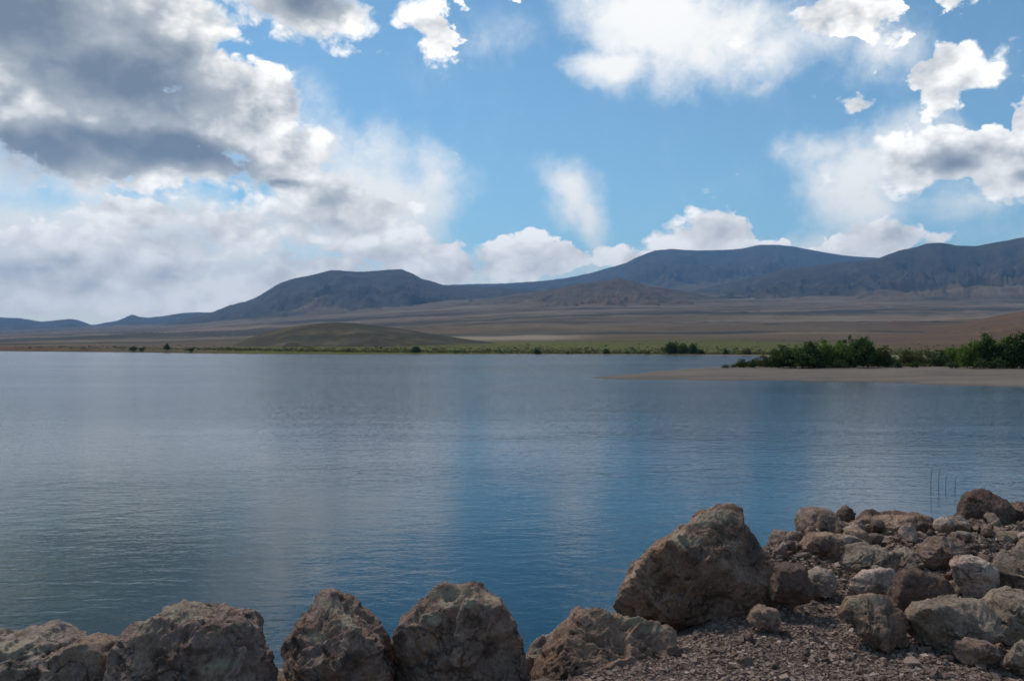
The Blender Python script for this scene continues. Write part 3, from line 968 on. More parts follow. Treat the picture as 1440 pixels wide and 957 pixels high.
add_rock("boulder", [(866, 860), (874, 835), (884, 803), (902, 780), (925, 762), (946, 750), (966, 735), (988, 724), (1015, 719), (1042, 718), (1059, 727), (1072, 745), (1082, 775), (1090, 815), (1096, 860), (1070, 905), (1000, 940), (930, 935), (885, 905)],
         5.35, 0.46, "olive", "largest boulder, tall olive brown with a yellowish peak and a long slope to the left", level=7, seed=88, facets=26, boxy=0.72,
         dents=[(1024, 746, 34, 15), (1062, 776, 16, 26), (1040, 870, 40, 10)], crust=[(1008, 728, 42, 13), (1046, 718, 20, 12), (958, 752, 26, 10)])
# ------------------------------------------------------------------ rubble on the right, each rock its own
RUBBLE = [
    # outline, distance, half depth, material, label
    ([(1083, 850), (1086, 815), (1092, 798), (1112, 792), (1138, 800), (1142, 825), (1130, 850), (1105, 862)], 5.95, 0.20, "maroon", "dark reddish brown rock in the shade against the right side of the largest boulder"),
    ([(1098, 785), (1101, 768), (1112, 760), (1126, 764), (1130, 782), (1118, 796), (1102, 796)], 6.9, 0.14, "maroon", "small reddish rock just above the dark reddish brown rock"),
    ([(1085, 800), (1088, 775), (1098, 766), (1108, 775), (1106, 800)], 6.3, 0.12, "rust", "narrow brown rock peeping out right behind the largest boulder"),
    ([(1128, 752), (1124, 735), (1130, 720), (1150, 716), (1172, 717), (1182, 728), (1184, 748), (1170, 762), (1140, 762)], 7.7, 0.28, "rust", "square reddish brown rock at the left end of the top of the rubble"),
    ([(1176, 735), (1180, 718), (1190, 711), (1201, 716), (1208, 735), (1195, 746)], 7.9, 0.15, "maroon", "small dark knob of rock on the top ridge beside the square reddish rock"),
    ([(1190, 750), (1198, 730), (1215, 722), (1245, 719), (1280, 723), (1305, 724), (1328, 735), (1330, 752), (1300, 766), (1240, 768), (1200, 765)], 7.65, 0.32, "olive", "long flat topped brown slab lying along the top of the rubble"),
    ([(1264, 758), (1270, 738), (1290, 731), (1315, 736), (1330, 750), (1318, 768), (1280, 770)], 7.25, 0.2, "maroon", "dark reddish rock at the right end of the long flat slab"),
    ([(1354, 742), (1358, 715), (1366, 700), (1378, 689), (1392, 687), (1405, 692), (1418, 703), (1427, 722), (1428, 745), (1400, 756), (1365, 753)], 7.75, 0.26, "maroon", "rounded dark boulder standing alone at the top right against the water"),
    ([(1420, 738), (1424, 714), (1440, 706), (1470, 710), (1490, 735), (1470, 755), (1430, 750)], 8.0, 0.26, "rust", "brown rock at the right edge of the photo behind the rounded dark boulder"),
    ([(1126, 790), (1128, 766), (1140, 752), (1165, 748), (1192, 754), (1200, 775), (1188, 795), (1150, 800)], 7.0, 0.22, "olive", "olive tan rock under the square reddish rock"),
    ([(1165, 806), (1172, 782), (1195, 770), (1230, 768), (1258, 776), (1264, 795), (1240, 812), (1195, 816)], 6.75, 0.24, "grey", "broad grey rock with a dark underside in the middle of the rubble"),
    ([(1136, 826), (1142, 806), (1156, 797), (1174, 803), (1182, 820), (1176, 836), (1150, 838)], 6.3, 0.15, "tan", "small pale tan rock below the broad grey one"),
    ([(1198, 840), (1202, 815), (1218, 803), (1245, 800), (1268, 806), (1274, 828), (1262, 848), (1220, 850)], 6.2, 0.2, "pale", "pale blunt rock directly behind the big leaning wedge of rock"),
    ([(1288, 792), (1293, 765), (1308, 753), (1335, 752), (1356, 760), (1364, 782), (1356, 804), (1320, 812), (1296, 806)], 6.8, 0.22, "rust", "brown block of rock under the end of the long slab, deep shadow below"),
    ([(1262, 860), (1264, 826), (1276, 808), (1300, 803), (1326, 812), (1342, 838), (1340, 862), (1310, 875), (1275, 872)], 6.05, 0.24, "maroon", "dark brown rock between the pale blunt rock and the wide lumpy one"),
    ([(1176, 862), (1186, 850), (1203, 843), (1238, 840), (1258, 847), (1275, 862), (1284, 880), (1287, 900), (1272, 913), (1240, 912), (1212, 896), (1192, 878)], 5.35, 0.2, "olive", "big leaning wedge of rock with a pale upper edge on the gravel"),
    ([(1284, 905), (1288, 872), (1300, 855), (1325, 848), (1360, 844), (1395, 850), (1412, 868), (1420, 892), (1405, 915), (1350, 926), (1300, 922)], 5.35, 0.28, "grey", "wide lumpy grey rock right of the big leaning wedge"),
    ([(1338, 830), (1342, 800), (1356, 786), (1380, 783), (1402, 795), (1410, 820), (1396, 838), (1360, 842)], 6.2, 0.2, "pale", "crumbly pinkish pale rock above the wide lumpy grey one"),
    ([(1392, 892), (1396, 855), (1412, 838), (1440, 834), (1480, 845), (1490, 885), (1450, 905), (1410, 905)], 5.7, 0.26, "grey", "grey brown rock at the right edge beside the wide lumpy one"),
    ([(1398, 835), (1404, 800), (1422, 780), (1450, 774), (1490, 785), (1500, 825), (1460, 845), (1415, 845)], 6.4, 0.26, "grey", "tall grey rock on the right edge, above the grey brown one"),
    ([(1335, 775), (1340, 757), (1356, 748), (1380, 748), (1394, 758), (1398, 775), (1376, 786), (1348, 785)], 7.1, 0.18, "grey", "low grey rock just below the rounded dark boulder"),
    ([(1392, 778), (1396, 758), (1412, 747), (1438, 748), (1452, 762), (1450, 782), (1420, 790)], 7.0, 0.2, "grey", "squat grey rock touching the photo edge, below the brown edge rock"),
    ([(1248, 800), (1252, 780), (1268, 770), (1288, 774), (1296, 792), (1284, 808), (1262, 810)], 6.7, 0.15, "grey", "small dull grey rock left of the brown block"),
    ([(1328, 752), (1332, 738), (1345, 733), (1360, 738), (1364, 752), (1345, 760)], 7.6, 0.14, "olive", "small brown rock in the dip left of the rounded dark boulder"),
    ([(1052, 880), (1058, 862), (1074, 853), (1092, 856), (1102, 868), (1096, 881), (1075, 885)], 5.15, 0.14, "mauve", "small low rock against the lower right foot of the largest boulder"),
    ([(1180, 800), (1170, 760), (1190, 752), (1215, 758), (1222, 775), (1205, 790)], 7.15, 0.16, "tan", "tan rock between the olive tan rock and the long slab"),
    ([(1222, 776), (1226, 762), (1245, 757), (1268, 762), (1272, 775), (1250, 784)], 7.1, 0.15, "olive", "low brown rock tucked under the front of the long slab"),
    ([(1345, 925), (1352, 906), (1372, 898), (1395, 904), (1402, 922), (1385, 936), (1358, 936)], 5.05, 0.13, "mauve", "small dull brown rock in front of the wide lumpy grey one"),
    ([(1412, 935), (1418, 912), (1436, 902), (1465, 908), (1474, 935), (1445, 948)], 5.0, 0.14, "grey", "small grey rock at the bottom right below the grey brown edge rock"),
]
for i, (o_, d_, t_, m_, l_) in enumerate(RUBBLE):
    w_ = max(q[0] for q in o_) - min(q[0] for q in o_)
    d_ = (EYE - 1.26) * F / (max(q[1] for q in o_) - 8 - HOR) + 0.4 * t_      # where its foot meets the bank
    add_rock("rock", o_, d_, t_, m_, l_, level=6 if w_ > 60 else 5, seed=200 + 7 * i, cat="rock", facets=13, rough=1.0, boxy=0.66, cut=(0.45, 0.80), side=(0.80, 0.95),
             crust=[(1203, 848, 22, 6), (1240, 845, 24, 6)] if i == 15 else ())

# hidden riprap under the edge: only what carries the row and shows through its gaps
GAPS = [(372, 975, 5.15, 0.22, "mauve", "dark rock low in the gap between the wide dull brown boulder and the pointed one"),
        (545, 985, 5.2, 0.22, "rust", "dark rock low in the gap between the pointed boulder and the round one"),
        (738, 985, 5.2, 0.22, "olive", "dark rock low in the gap right of the round brown boulder")]
for i, (X, Y, d, s, m_, l_) in enumerate(GAPS):
    hw = s / d * F
    ol = [(X + hw * math.cos(a) * 1.1, Y + hw * 0.75 * math.sin(a)) for a in np.linspace(0, 2 * math.pi, 9)[:-1]]
    add_rock("rock", ol, d, s, m_, l_, level=5, seed=400 + i, cat="rock")

# ------------------------------------------------------------------ loose stones in the rubble and on the gravel
protos = []
for k in range(10):
    a = np.linspace(0, 2 * math.pi, 10)[:-1]
    r_ = np.random.RandomState(700 + k)
    hw, hh = 0.07 * F / 5, 0.055 * F / 5
    ol = [(720 + hw * math.cos(q) * r_.uniform(0.8, 1.1), 800 + hh * math.sin(q) * r_.uniform(0.8, 1.1)) for q in a]
    p, f, pit, _ = rock_shape(ol, 5.0, 0.06, 4, 700 + k, facets=11, rough=1.0, boxy=0.6, cut=(0.42, 0.75), side=(0.55, 0.85))
    protos.append((p, f, pit))
kinds = ["grey", "mauve", "pale", "olive", "rust", "maroon", "tan"]
wts = np.array([0.16, 0.20, 0.12, 0.20, 0.17, 0.07, 0.08])
stone_mesh = {}


def stone_of(k, m_):
    if (k, m_) not in stone_mesh:
        p, f, pit = protos[k]
        stone_mesh[(k, m_)] = mesh_from("stone", p, f, ROCKMAT[m_], True, {"pit": pit[0], "crust": pit[1]})
    return stone_mesh[(k, m_)]


HUE = {"grey": "grey brown", "mauve": "dull brown", "pale": "pale pinkish", "olive": "yellowish brown", "rust": "rusty brown", "maroon": "dark reddish", "tan": "pale tan"}


def scatter_stone(x, y, s, sink, label, group, dz=0.0):
    m_ = str(rng.choice(kinds, p=wts))
    label, group = label % HUE[m_], group % HUE[m_]
    me = stone_of(int(rng.randint(10)), m_)
    o = link("stone", me, (x, y, float(bank_full(np.array([x]), np.array([y]))[0]) + s * 0.055 * (1 - sink) + dz))
    o.rotation_euler = (rng.uniform(-0.5, 0.5), rng.uniform(-0.5, 0.5), rng.uniform(0, 6.28))
    o.scale = (s * rng.uniform(0.8, 1.2), s * rng.uniform(0.8, 1.2), s * rng.uniform(0.75, 1.05))
    return tag(o, label, "stone", group)


n_s = 0
while n_s < 200:                      # broken stones filling the rubble
    d = rng.uniform(5.5, 7.9); X = rng.uniform(1090, 1460)
    x = PX(X, d)
    if d > np.interp(x, EDGE_X, EDGE_Y) + 0.15 or d < np.interp(X, [1090, 1180, 1290, 1460], [6.2, 5.9, 5.4, 5.3]):
        continue
    scatter_stone(x, d, min(1.7, 0.9 * rng.lognormal(0.0, 0.42)), 0.55, "loose %s broken stone among the larger rocks of the rubble heap", "loose %s stones in the rubble heap", dz=rng.uniform(0, 0.05))
    n_s += 1
n_s = 0
while n_s < 110:                      # stones of a hand's breadth on the gravel
    d = rng.uniform(3.9, 6.4); X = rng.uniform(830, 1450)
    x = PX(X, d)
    if d > np.interp(X, [830, 940, 1000, 1090, 1180, 1290, 1450], [4.4, 4.7, 5.0, 5.6, 5.6, 5.0, 5.0]):
        continue
    scatter_stone(x, d, 0.28 * rng.lognormal(0.0, 0.40), 0.45, "small %s stone lying loose on the open gravel", "small %s stones on the gravel")
    n_s += 1

# ------------------------------------------------------------------ gravel: past counting, one object
v0 = np.array([(-1, -1, -1), (1, -1, -1), (1, 1, -1), (-1, 1, -1), (-1, -1, 1), (1, -1, 1), (1, 1, 1), (-1, 1, 1)], float) * 0.72
f0 = np.array([(0, 3, 2, 1), (4, 5, 6, 7), (0, 1, 5, 4), (1, 2, 6, 5), (2, 3, 7, 6), (3, 0, 4, 7)])
N = 125000
d = 3.7 + (7.9 - 3.7) * rng.rand(N * 2) ** 1.25
X = rng.uniform(690, 1520, N * 2)
keep = d < np.interp(X, [690, 760, 830, 940, 1000, 1090, 1180, 1290, 1520], [4.1, 4.2, 4.5, 4.8, 5.2, 6.6, 7.3, 7.7, 7.9])
d, X = d[keep][:N], X[keep][:N]
x = PX(X, d)
# thinner gravel going on over the rest of the bank
M = 26000
x2, d2 = rng.normal(2.2, 2.6, M), rng.normal(3.6, 2.0, M)
k2 = (d2 < np.interp(x2, EDGE_X, EDGE_Y) - 0.25) & (np.abs(x2) < 6) & (d2 > -1) & ((d2 < 3.8) | (PX(1500, d2) < x2) | (x2 < 0))
x, d = np.concatenate([x, x2[k2]]), np.concatenate([d, d2[k2]])
N = len(d)
z = bank_full(x, d)
sz = 0.0047 * rng.lognormal(0, 0.48, N)
sz = np.clip(sz * np.where(d > 5.6, 1.5, 1.0), 0.004, 0.035)
ang_ = rng.uniform(0, 6.28, N)
sc = np.stack([sz * rng.uniform(0.8, 1.25, N), sz * rng.uniform(0.8, 1.3, N), sz * rng.uniform(0.7, 1.05, N)], 1)
vj = v0[None] * (1 + 0.28 * rng.normal(size=(N, len(v0), 1)).clip(-1.4, 1.4)) * sc[:, None, :]
tilt = rng.normal(0, 0.4, N)
ct, stt = np.cos(tilt)[:, None], np.sin(tilt)[:, None]
vy, vz = vj[:, :, 1] * ct - vj[:, :, 2] * stt, vj[:, :, 1] * stt + vj[:, :, 2] * ct
ca, sa = np.cos(ang_)[:, None], np.sin(ang_)[:, None]
vx, vy = vj[:, :, 0] * ca - vy * sa, vj[:, :, 0] * sa + vy * ca
vv = np.stack([vx + x[:, None], vy + d[:, None], vz + (z + sc[:, 2] * 0.35)[:, None]], 2).reshape(-1, 3)
ff = (f0[None] + (np.arange(N) * len(v0))[:, None, None]).reshape(-1, 4)
tone_ = np.repeat(rng.rand(N), len(v0))
pm, pt, pb = material("gravel_pebbles")
pcol = pt.ramp(pt.attr("tone"), [(0.0, (0.115, 0.075, 0.057)), (0.25, (0.190, 0.130, 0.098)), (0.5, (0.248, 0.173, 0.130)), (0.80, (0.299, 0.201, 0.153)), (0.95, (0.388, 0.276, 0.212)), (1.0, (0.561, 0.420, 0.334))])
pn = pt.noise(pt.n('ShaderNodeNewGeometry').outputs['Position'], 120.0, 3, 0.6)
pt.put(pb.inputs['Base Color'], pt.mix(pt.lin(pn, 0.3, 0.6, 0.5, 0.0), pcol, (0.03, 0.025, 0.022)))
pb.inputs['Roughness'].default_value = 0.9
pb.inputs['Specular IOR Level'].default_value = 0.2
stuff(link("gravel", mesh_from("gravel", vv, ff, pm, False, {"tone": tone_})))


# ------------------------------------------------------------------ trees and bushes
def leaf_material(name, lo, mid, hi):
    m, t, b = material(name)
    pos = t.n('ShaderNodeNewGeometry').outputs['Position']
    rnd = t.n('ShaderNodeNewGeometry').outputs['Random Per Island']
    n = t.noise(pos, 0.9, 3, 0.6)
    f = t.m('ADD', t.m('MULTIPLY', n, 0.55), t.m('MULTIPLY', rnd, 0.45))
    t.put(b.inputs['Base Color'], t.ramp(f, [(0.25, lo), (0.5, mid), (0.8, hi)]))
    b.inputs['Roughness'].default_value = 0.7
    b.inputs['Specular IOR Level'].default_value = 0.25
    tr = t.n('ShaderNodeBsdfTranslucent')
    t.put(tr.inputs['Color'], t.ramp(f, [(0.25, lo), (0.5, mid), (0.8, hi)]))
    mx_ = t.n('ShaderNodeMixShader'); mx_.inputs[0].default_value = 0.3
    t.put(mx_.inputs[1], b.outputs[0]); t.put(mx_.inputs[2], tr.outputs[0])
    o = [q for q in t.t.nodes if q.type == 'OUTPUT_MATERIAL'][0]
    t.put(o.inputs[0], mx_.outputs[0])
    return m


LEAF = {
    "dark": leaf_material("dark_leaves", (0.034, 0.054, 0.014), (0.064, 0.101, 0.022), (0.111, 0.160, 0.035)),
    "mid": leaf_material("green_leaves", (0.068, 0.110, 0.017), (0.134, 0.206, 0.028), (0.211, 0.295, 0.047)),
    "olive": leaf_material("olive_leaves", (0.060, 0.062, 0.019), (0.106, 0.107, 0.030), (0.175, 0.163, 0.048)),
    "pale": leaf_material("pale_leaves", (0.14, 0.13, 0.09), (0.22, 0.21, 0.15), (0.32, 0.30, 0.22)),
}
bark_m, kt, kb = material("bark")
kt.put(kb.inputs['Base Color'], kt.ramp(kt.noise(kt.n('ShaderNodeTexCoord').outputs['Object'], 9.0, 5, 0.6), [(0.3, (0.045, 0.034, 0.025)), (0.7, (0.11, 0.085, 0.062))]))
kb.inputs['Roughness'].default_value = 0.9


def tube(path, radii, sides=6):
    path = np.array(path, float)
    vs, fs = [], []
    for i, p in enumerate(path):
        t = path[min(i + 1, len(path) - 1)] - path[max(i - 1, 0)]
        t /= np.linalg.norm(t) + 1e-9
        a = np.cross(t, [0.3, 1, 0.1]); a /= np.linalg.norm(a)
        b = np.cross(t, a)
        for k in range(sides):
            q = 2 * math.pi * k / sides
            vs.append(p + radii[i] * (a * math.cos(q) + b * math.sin(q)))
    for i in range(len(path) - 1):
        for k in range(sides):
            j = (k + 1) % sides
            fs.append((i * sides + k, i * sides + j, (i + 1) * sides + j, (i + 1) * sides + k))
    return vs, fs


def plant_meshes(seed, kind, w, h, leaves, leaf, leafmat, spiky=0.0, stems=1):
    """trunk mesh (tapered, with limbs) and crown mesh (leaf faces in clumps through several uneven lobes); w, h in metres"""
    r_ = np.random.RandomState(seed)
    lobes = []
    nl = max(4, int(5 + w))
    base = 0.10 * h
    for k in range(nl):
        u = (k + 0.5) / nl - 0.5
        lx = u * w * 0.72 + r_.normal(0, 0.05 * w)
        ly = r_.uniform(-0.3, 0.3) * w
        top = h * (1 - (0.55 - 0.25 * spiky) * (abs(u) * 2) ** 1.8) * r_.uniform(0.80, 1.0)
        if k == nl // 2:
            top = h
        rx = w * r_.uniform(0.19, 0.28) * (1 - 0.40 * spiky)
        zc = base + (top - base) * r_.uniform(0.55, 0.68)
        lobes.append((lx, ly, zc, rx, rx * r_.uniform(0.8, 1.2), (top - zc)))
        lobes.append((lx * 0.9, ly, base + (top - base) * 0.3, rx * 1.25, rx * 1.2, (top - base) * 0.34))
    vs, fs = [], []
    for s in range(stems):
        x0 = 0.0 if stems == 1 else (s / (stems - 1) - 0.5) * w * 0.35
        r0 = 0.018 * h + 0.02
        top = (x0 * 1.4 + r_.normal(0, 0.04 * w), r_.normal(0, 0.04 * w), h * 0.72)
        path = [(x0, 0, -0.25), (x0, 0, 0.02 * h), (x0 * 1.1 + r_.normal(0, .02 * w), r_.normal(0, .02 * w), 0.3 * h), top]
        a, b = tube(path, [r0 * 1.4, r0, r0 * 0.7, r0 * 0.2]); o = len(vs); vs += a; fs += [tuple(i + o for i in q) for q in b]
    for (lx, ly, zc, rx, ry, rz) in lobes[::2]:
        z0 = r_.uniform(0.08, 0.3) * h
        a, b = tube([(lx * 0.05, ly * 0.05, z0), (lx * 0.6, ly * 0.6, z0 + (zc - z0) * 0.55), (lx, ly, zc + rz * 0.4)], [0.011 * h + 0.01, 0.008 * h + 0.006, 0.004], 5)
        o = len(vs); vs += a; fs += [tuple(i + o for i in q) for q in b]
    trunk = mesh_from("trunk", np.array(vs), np.array(fs), bark_m, True)
    # leaves in clumps
    vol = np.array([l[3] * l[4] * l[5] for l in lobes]); vol = vol ** 0.7; vol /= vol.sum()
    n_c = max(30, leaves // 22)
    li = r_.choice(len(lobes), n_c, p=vol)
    L = np.array(lobes)[li]
    u = r_.normal(size=(n_c, 3)); u /= np.linalg.norm(u, axis=1, keepdims=True)
    u *= (r_.uniform(0.25, 1.0, n_c) ** 0.5)[:, None]
    C = L[:, :3] + u * L[:, 3:6]
    cr = r_.uniform(0.5, 1.2, n_c) * 0.075 * (w + h) * 0.5 + leaf * 0.5
    ci = r_.randint(0, n_c, leaves)
    pos = C[ci] + r_.normal(0, 0.55, (leaves, 3)) * cr[ci][:, None] * np.array([1, 1, 0.8 + 0.5 * spiky])
    pos[:, 2] = np.maximum(pos[:, 2], 0.03 * h + 0.02)
    a = r_.normal(size=(leaves, 3)); a[:, 2] += 0.6 * spiky; a /= np.linalg.norm(a, axis=1, keepdims=True)
    b = np.cross(a, r_.normal(size=(leaves, 3))); b /= np.linalg.norm(b, axis=1, keepdims=True)
    ls = leaf * r_.uniform(0.6, 1.3, leaves)[:, None]
    v = np.stack([pos - a * ls, pos + b * ls * 0.45, pos + a * ls, pos - b * ls * 0.45], 1).reshape(-1, 3)
    crown = mesh_from("crown", v, np.arange(leaves * 4).reshape(-1, 4), LEAF[leafmat], False)
    return trunk, crown


proto_plants = {}


def plant(name, cat, loc, w, h, kind, label, group=None, parts=True):
    """kind -> (leaf colour, spiky, variants); meshes are shared between plants of about the same build"""
    leafmat, spiky = {"dark": ("dark", 0.0), "mid": ("mid", 0.2), "olive": ("olive", 0.1), "poplar": ("dark", 0.9), "midpoplar": ("mid", 0.8), "pale": ("pale", 0.1)}[kind]
    ratio = 0 if w > 1.4 * h else (1 if w > 0.75 * h else 2)
    small = h < 2.2
    key = (kind, ratio, small, len(proto_plants) % 3 if len(proto_plants) < 24 else 0)
    if key not in proto_plants:
        W = (1.7, 1.0, 0.6)[ratio]
        proto_plants[key] = plant_meshes(900 + len(proto_plants), kind, W * (2.0 if small else 5.0), 2.0 if small else 5.0,
                                         1300 if small else 9000, 0.11 if small else 0.17, leafmat, spiky, 3 if small else 2), W * (2.0 if small else 5.0), 2.0 if small else 5.0
    (tr, cr), W, H = proto_plants[key]
    root = bpy.data.objects.new(name, None)
    root.empty_display_size = 0.3
    root.location = loc
    root.scale = (w / W, w / W, h / H)
    root.rotation_euler = (0, 0, float(rng.choice([0, math.pi]) + rng.uniform(-0.4, 0.4)))
    COL.objects.link(root)
    tag(root, label, cat, group)
    link("trunk", tr, parent=root)
    link("crown", cr, parent=root)
    return root


def on_spit(name, cat, X, Yb, wpx, hpx, kind, label, group=None):
    x, d, z = ground_at(X, Yb)
    return plant(name, cat, (x, d, z - 0.04), wpx / F * d, hpx * (1.09 if name == 'tree' else 1.0) / F * d, kind, label, group)


on_spit("tree", "tree", 1211, 516.5, 52, 45, "dark", "tallest round dark green tree, in the middle of the spit's thicket")
on_spit("tree", "tree", 1137, 516.8, 54, 37, "dark", "broad dark green tree left of the lighter green ones on the spit")
on_spit("tree", "tree", 1104, 516.8, 44, 32, "dark", "first dark tree at the left end of the spit's tall thicket")
on_spit("tree", "tree", 1165, 516.4, 40, 37, "midpoplar", "lighter green upright tree between the two broad dark ones on the spit")
on_spit("tree", "tree", 1185, 515.6, 36, 36, "mid", "lighter green tree touching the left side of the tallest round tree")
on_spit("tree", "tree", 1120, 514.5, 40, 28, "mid", "green tree filling the back between the two left dark trees on the spit")
on_spit("bush", "bush", 1020, 517.0, 16, 6, "dark", "lowest dark bush at the left tip of the spit's greenery", )
on_spit("bush", "bush", 1031, 516.6, 10, 6, "dark", "tiny dark bush second from the tip of the spit's greenery")
on_spit("bush", "bush", 1042, 516.5, 18, 14, "dark", "dark knee high bush in front of a pale bush near the tip of the spit")
on_spit("bush", "bush", 1059, 516.8, 17, 14, "dark", "dark bush right of the two pale bushes near the tip of the spit")
on_spit("bush", "bush", 1047, 513.6, 14, 13, "pale", "pale grey green bush behind the small dark bushes, the left one of two")
on_spit("bush", "bush", 1063, 512.8, 16, 14, "pale", "pale grey green bush behind the small dark bushes, the right one of two")
on_spit("bush", "bush", 1074, 515.5, 18, 19, "olive", "olive bush just left of the spit's tall thicket")
on_spit("bush", "bush", 1083, 516.5, 20, 22, "olive", "taller olive bush leaning against the first dark tree of the thicket")
on_spit("bush", "bush", 1242, 516.0, 32, 30, "olive", "olive bush touching the right side of the tallest round tree")
on_spit("bush", "bush", 1262, 517.2, 15, 12, "dark", "small dark bush on the sand right of the tallest round tree")
on_spit("bush", "bush", 1280, 514.0, 38, 27, "olive", "wide olive bush in the gap between the two thickets, the left one")
on_spit("bush", "bush", 1302, 514.0, 40, 25, "olive", "wide olive bush in the gap between the two thickets, the right one")
on_spit("bush", "bush", 1318, 515.2, 24, 26, "dark", "dark green bush standing up among the olive ones in the gap")
on_spit("bush", "bush", 1342, 517.6, 16, 12, "dark", "small dark bush on the sand at the left foot of the right thicket")
on_spit("bush", "bush", 1286, 516.8, 12, 13, "dark", "thin dark bush in front of the left wide olive bush")
on_spit("tree", "tree", 1340, 512.5, 34, 26, "mid", "low green tree at the left back of the right thicket")
on_spit("tree", "tree", 1366, 517.2, 34, 37, "midpoplar", "spiky green tree at the left of the right thicket")
on_spit("tree", "tree", 1391, 517.4, 36, 45, "poplar", "tall spiky dark tree second in the right thicket")
on_spit("tree", "tree", 1411, 516.6, 34, 40, "midpoplar", "green spiky tree between the two tall dark ones of the right thicket")
on_spit("tree", "tree", 1432, 517.8, 40, 49, "poplar", "tallest dark tree of the right thicket, at the photo's edge")
on_spit("tree", "tree", 1466, 517.8, 44, 46, "dark", "dark tree cut off by the right edge of the photo")
on_spit("bush", "bush", 1378, 518.0, 30, 17, "dark", "dark low bush in front of the spiky trees of the right thicket")
on_spit("bush", "bush", 1405, 518.2, 32, 19, "dark", "dark low bush at the foot of the green spiky tree between two tall ones")
on_spit("bush", "bush", 1150, 517.2, 34, 15, "dark", "dark low bush along the front of the left thicket")
on_spit("bush", "bush", 1182, 517.2, 30, 15, "dark", "dark low bush in front of the tree left of the tallest round one")

# far shore
FAR = [
    (585, 13, 11, "dark", "bush", "round dark bush standing alone on the far shore below the saddle"),
    (188, 13, 7, "dark", "bush", "left one of two dark bushes close together on the far left shore"),
    (200, 9, 6, "dark", "bush", "right one of two dark bushes close together on the far left shore"),
    (235, 8, 9, "olive", "bush", "small olive bush on the far left shore"),
    (269, 13, 6, "dark", "bush", "flat dark bush at the waterline of the far left shore"),
    (755, 9, 8, "dark", "bush", "small dark bush on the far shore left of the middle hill's foot"),
    (798, 7, 5, "dark", "bush", "tiny dark bush on the far shore between two larger ones"),
    (852, 10, 9, "dark", "bush", "dark bush on the far shore across the tip of the spit"),
    (883, 9, 6, "dark", "bush", "low dark bush on the far shore, left of the tree clump"),
    (910, 12, 6, "olive", "bush", "low olive bush on the far shore beside the tree clump"),
    (945, 23, 20, "dark", "tree", "largest dark tree of the clump on the far shore"),
    (960, 18, 17, "mid", "tree", "green tree in the middle of the far shore clump"),
    (974, 14, 18, "dark", "tree", "upright dark tree at the right of the far shore clump"),
    (985, 10, 9, "dark", "bush", "small dark bush at the right end of the far shore clump"),
    (1020, 6, 9, "dark", "bush", "thin dark bush alone on the orange patch of far shore"),
    (704, 8, 5, "olive", "bush", "small olive bush at the far waterline in the middle of the photo"),
    (640, 7, 4, "dark", "bush", "tiny dark bush at the far waterline right of the round one"),
    (1050, 16, 11, "olive", "bush", "olive bush on the far shore behind the spit's pale bushes"),
]
for X, wpx, hpx, kd, cat, lab in FAR:
    X_ = np.array([float(X)])
    r = float(r_shore(X_)[0]) + (5 if hpx < 9 else 9)
    z = float(fan_z(X_, np.array([r]))[0])
    plant(cat, cat, ((X - 720) / F * r, r, z - 0.1), wpx / F * r, hpx / F * r, kd, lab)

# scrub and grass too many to count
def tufts(name, x, y, z, s, mat, blades=7, seed=1, flat=1.0):
    r_ = np.random.RandomState(seed)
    n = len(x)
    c = np.stack([x, y, z], 1)[:, None, :]
    a = r_.normal(size=(n, blades, 3)); a[:, :, 2] = np.abs(a[:, :, 2]) + 0.35
    a /= np.linalg.norm(a, axis=2, keepdims=True)
    a[:, :, 2] *= flat
    b = np.cross(a, r_.normal(size=(n, blades, 3))); b /= np.linalg.norm(b, axis=2, keepdims=True)
    s = s[:, None, None]
    base = c + r_.normal(0, 0.3, (n, blades, 3)) * s * np.array([1, 1, 0])
    v = np.stack([base - b * s * 0.35, base + b * s * 0.35, base + a * s + b * s * 0.12], 2).reshape(-1, 3)
    return stuff(link(name, mesh_from(name, v, np.arange(n * blades * 3).reshape(-1, 3), mat, False)))


N = 9000
X = rng.uniform(20, 1480, N)
rs = r_shore(X)
r = rs + 6 + rng.exponential(130, N) * (0.5 + 0.8 * rng.rand(N))
keep = (X > 290) | (rng.rand(N) < 0.4)
X, r = X[keep], r[keep]
x, y = polar(X, r)
z = plain_z(X, r, x, y)
tufts("scrub", x, y, z - 0.05, rng.lognormal(-0.35, 0.45, len(x)), LEAF["olive"], 8, 5, 0.6)

N = 2600
X = rng.uniform(1035, 1500, N)
Yb = rng.uniform(511, 517.8, N)
d = EYE * F / (Yb - HOR) * 0.83
zz = spit_height(X, d)
x, y = polar(X, d)
tufts("grass", x, y, zz + 0.02, rng.uniform(0.15, 0.55, N), LEAF["olive"], 7, 6)

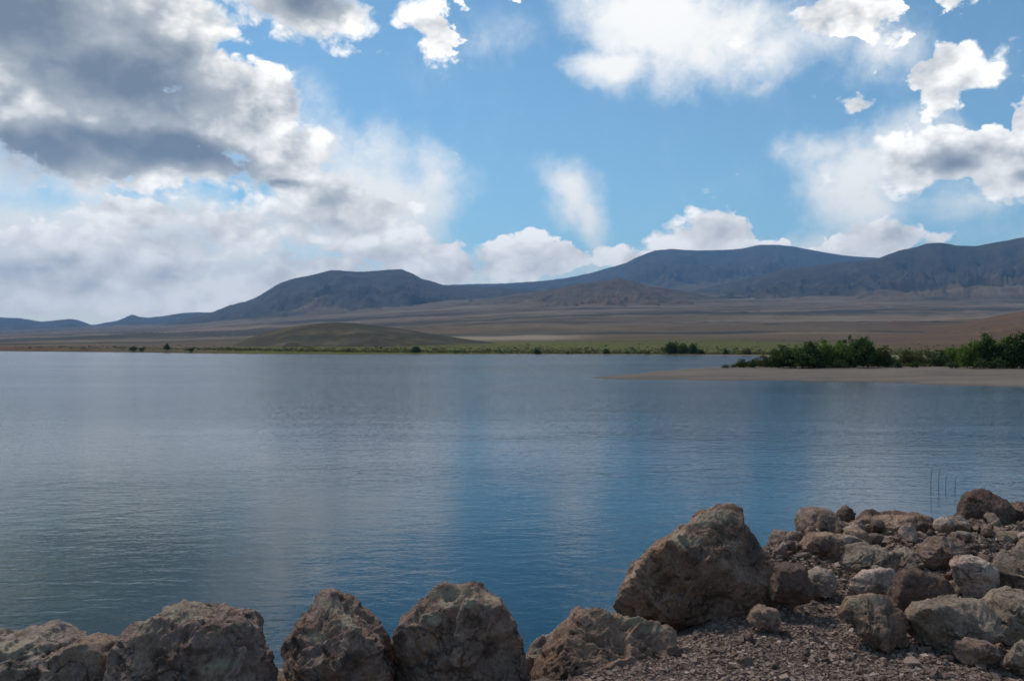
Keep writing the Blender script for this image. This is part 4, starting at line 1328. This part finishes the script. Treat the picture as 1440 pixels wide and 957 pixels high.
# reeds in the shallows
for X, Y0, Y1, lab in [(1309, 692, 655, "leftmost and longest of four thin reed stems in the water"),
                       (1320, 688, 656, "second thin reed stem from the left, straight and dark"),
                       (1330, 686, 666, "short dark reed stem, third from the left in the water"),
                       (1343, 690, 669, "short faint reed stem, rightmost of the four in the water")]:
    d = EYE * F / (Y0 - HOR)
    h = (Y0 - Y1) / F * d
    vs, fs = tube([(0, 0, -0.35), (0.0, 0, 0.3 * h), (0.012, 0.01, 0.7 * h), (0.03, 0.0, h)], [0.006, 0.0055, 0.005, 0.002], 6)
    tag(link("reed", mesh_from("reed", np.array(vs), np.array(fs), LEAF["pale"], True), (PX(X, d), d, 0)), lab, "reed")

# small things on the shores
x, d, z = ground_at(911, 523.5)
p, f, pit, loc = rock_shape([(903, 524), (905, 520), (911, 517), (916, 520), (918, 524), (910, 526)], d, 0.35, 4, 950, facets=7)
tag(link("rock", mesh_from("rock", p, f, ROCKMAT["wet"], True, {"pit": pit[0], "crust": pit[1]}), loc), "small dark rock alone on the bare sandy tip of the spit", "rock")
X_ = np.array([365.0]); r = float(r_shore(X_)[0]) + 2.5
p, f, pit, loc = rock_shape([(362, 497.6), (363, 495.2), (365, 494.2), (367, 495.4), (368, 497.6)], r, 0.7, 4, 951, facets=7)
tag(link("rock", mesh_from("rock", p, f, ROCKMAT["pale"], True, {"pit": pit[0], "crust": pit[1]}), loc), "small pale rock at the waterline below the low rounded hill", "rock")


# ------------------------------------------------------------------ air between here and the mountains
hm = bpy.data.materials.new("haze_air")
hm.use_nodes = True
ht = NT(hm.node_tree)
pv_ = ht.n('ShaderNodeVolumePrincipled')
pv_.inputs['Color'].default_value = (0.30, 0.58, 1.0, 1.0)
pv_.inputs['Density'].default_value = 0.000060
pv_.inputs['Anisotropy'].default_value = 0.0
ho = ht.n('ShaderNodeOutputMaterial')
ht.put(ho.inputs['Volume'], pv_.outputs[0])
bm = bmesh.new()
bmesh.ops.create_cube(bm, size=1.0)
S = 16600.0
bmesh.ops.scale(bm, vec=(2 * S, 2 * S, 1560.0 + 7.5), verts=bm.verts)
bmesh.ops.translate(bm, vec=(0, 0, (1560.0 - 7.5) / 2), verts=bm.verts)
me = bpy.data.meshes.new("haze")
bm.to_mesh(me); bm.free()
me.materials.append(hm)
stuff(link("haze", me))
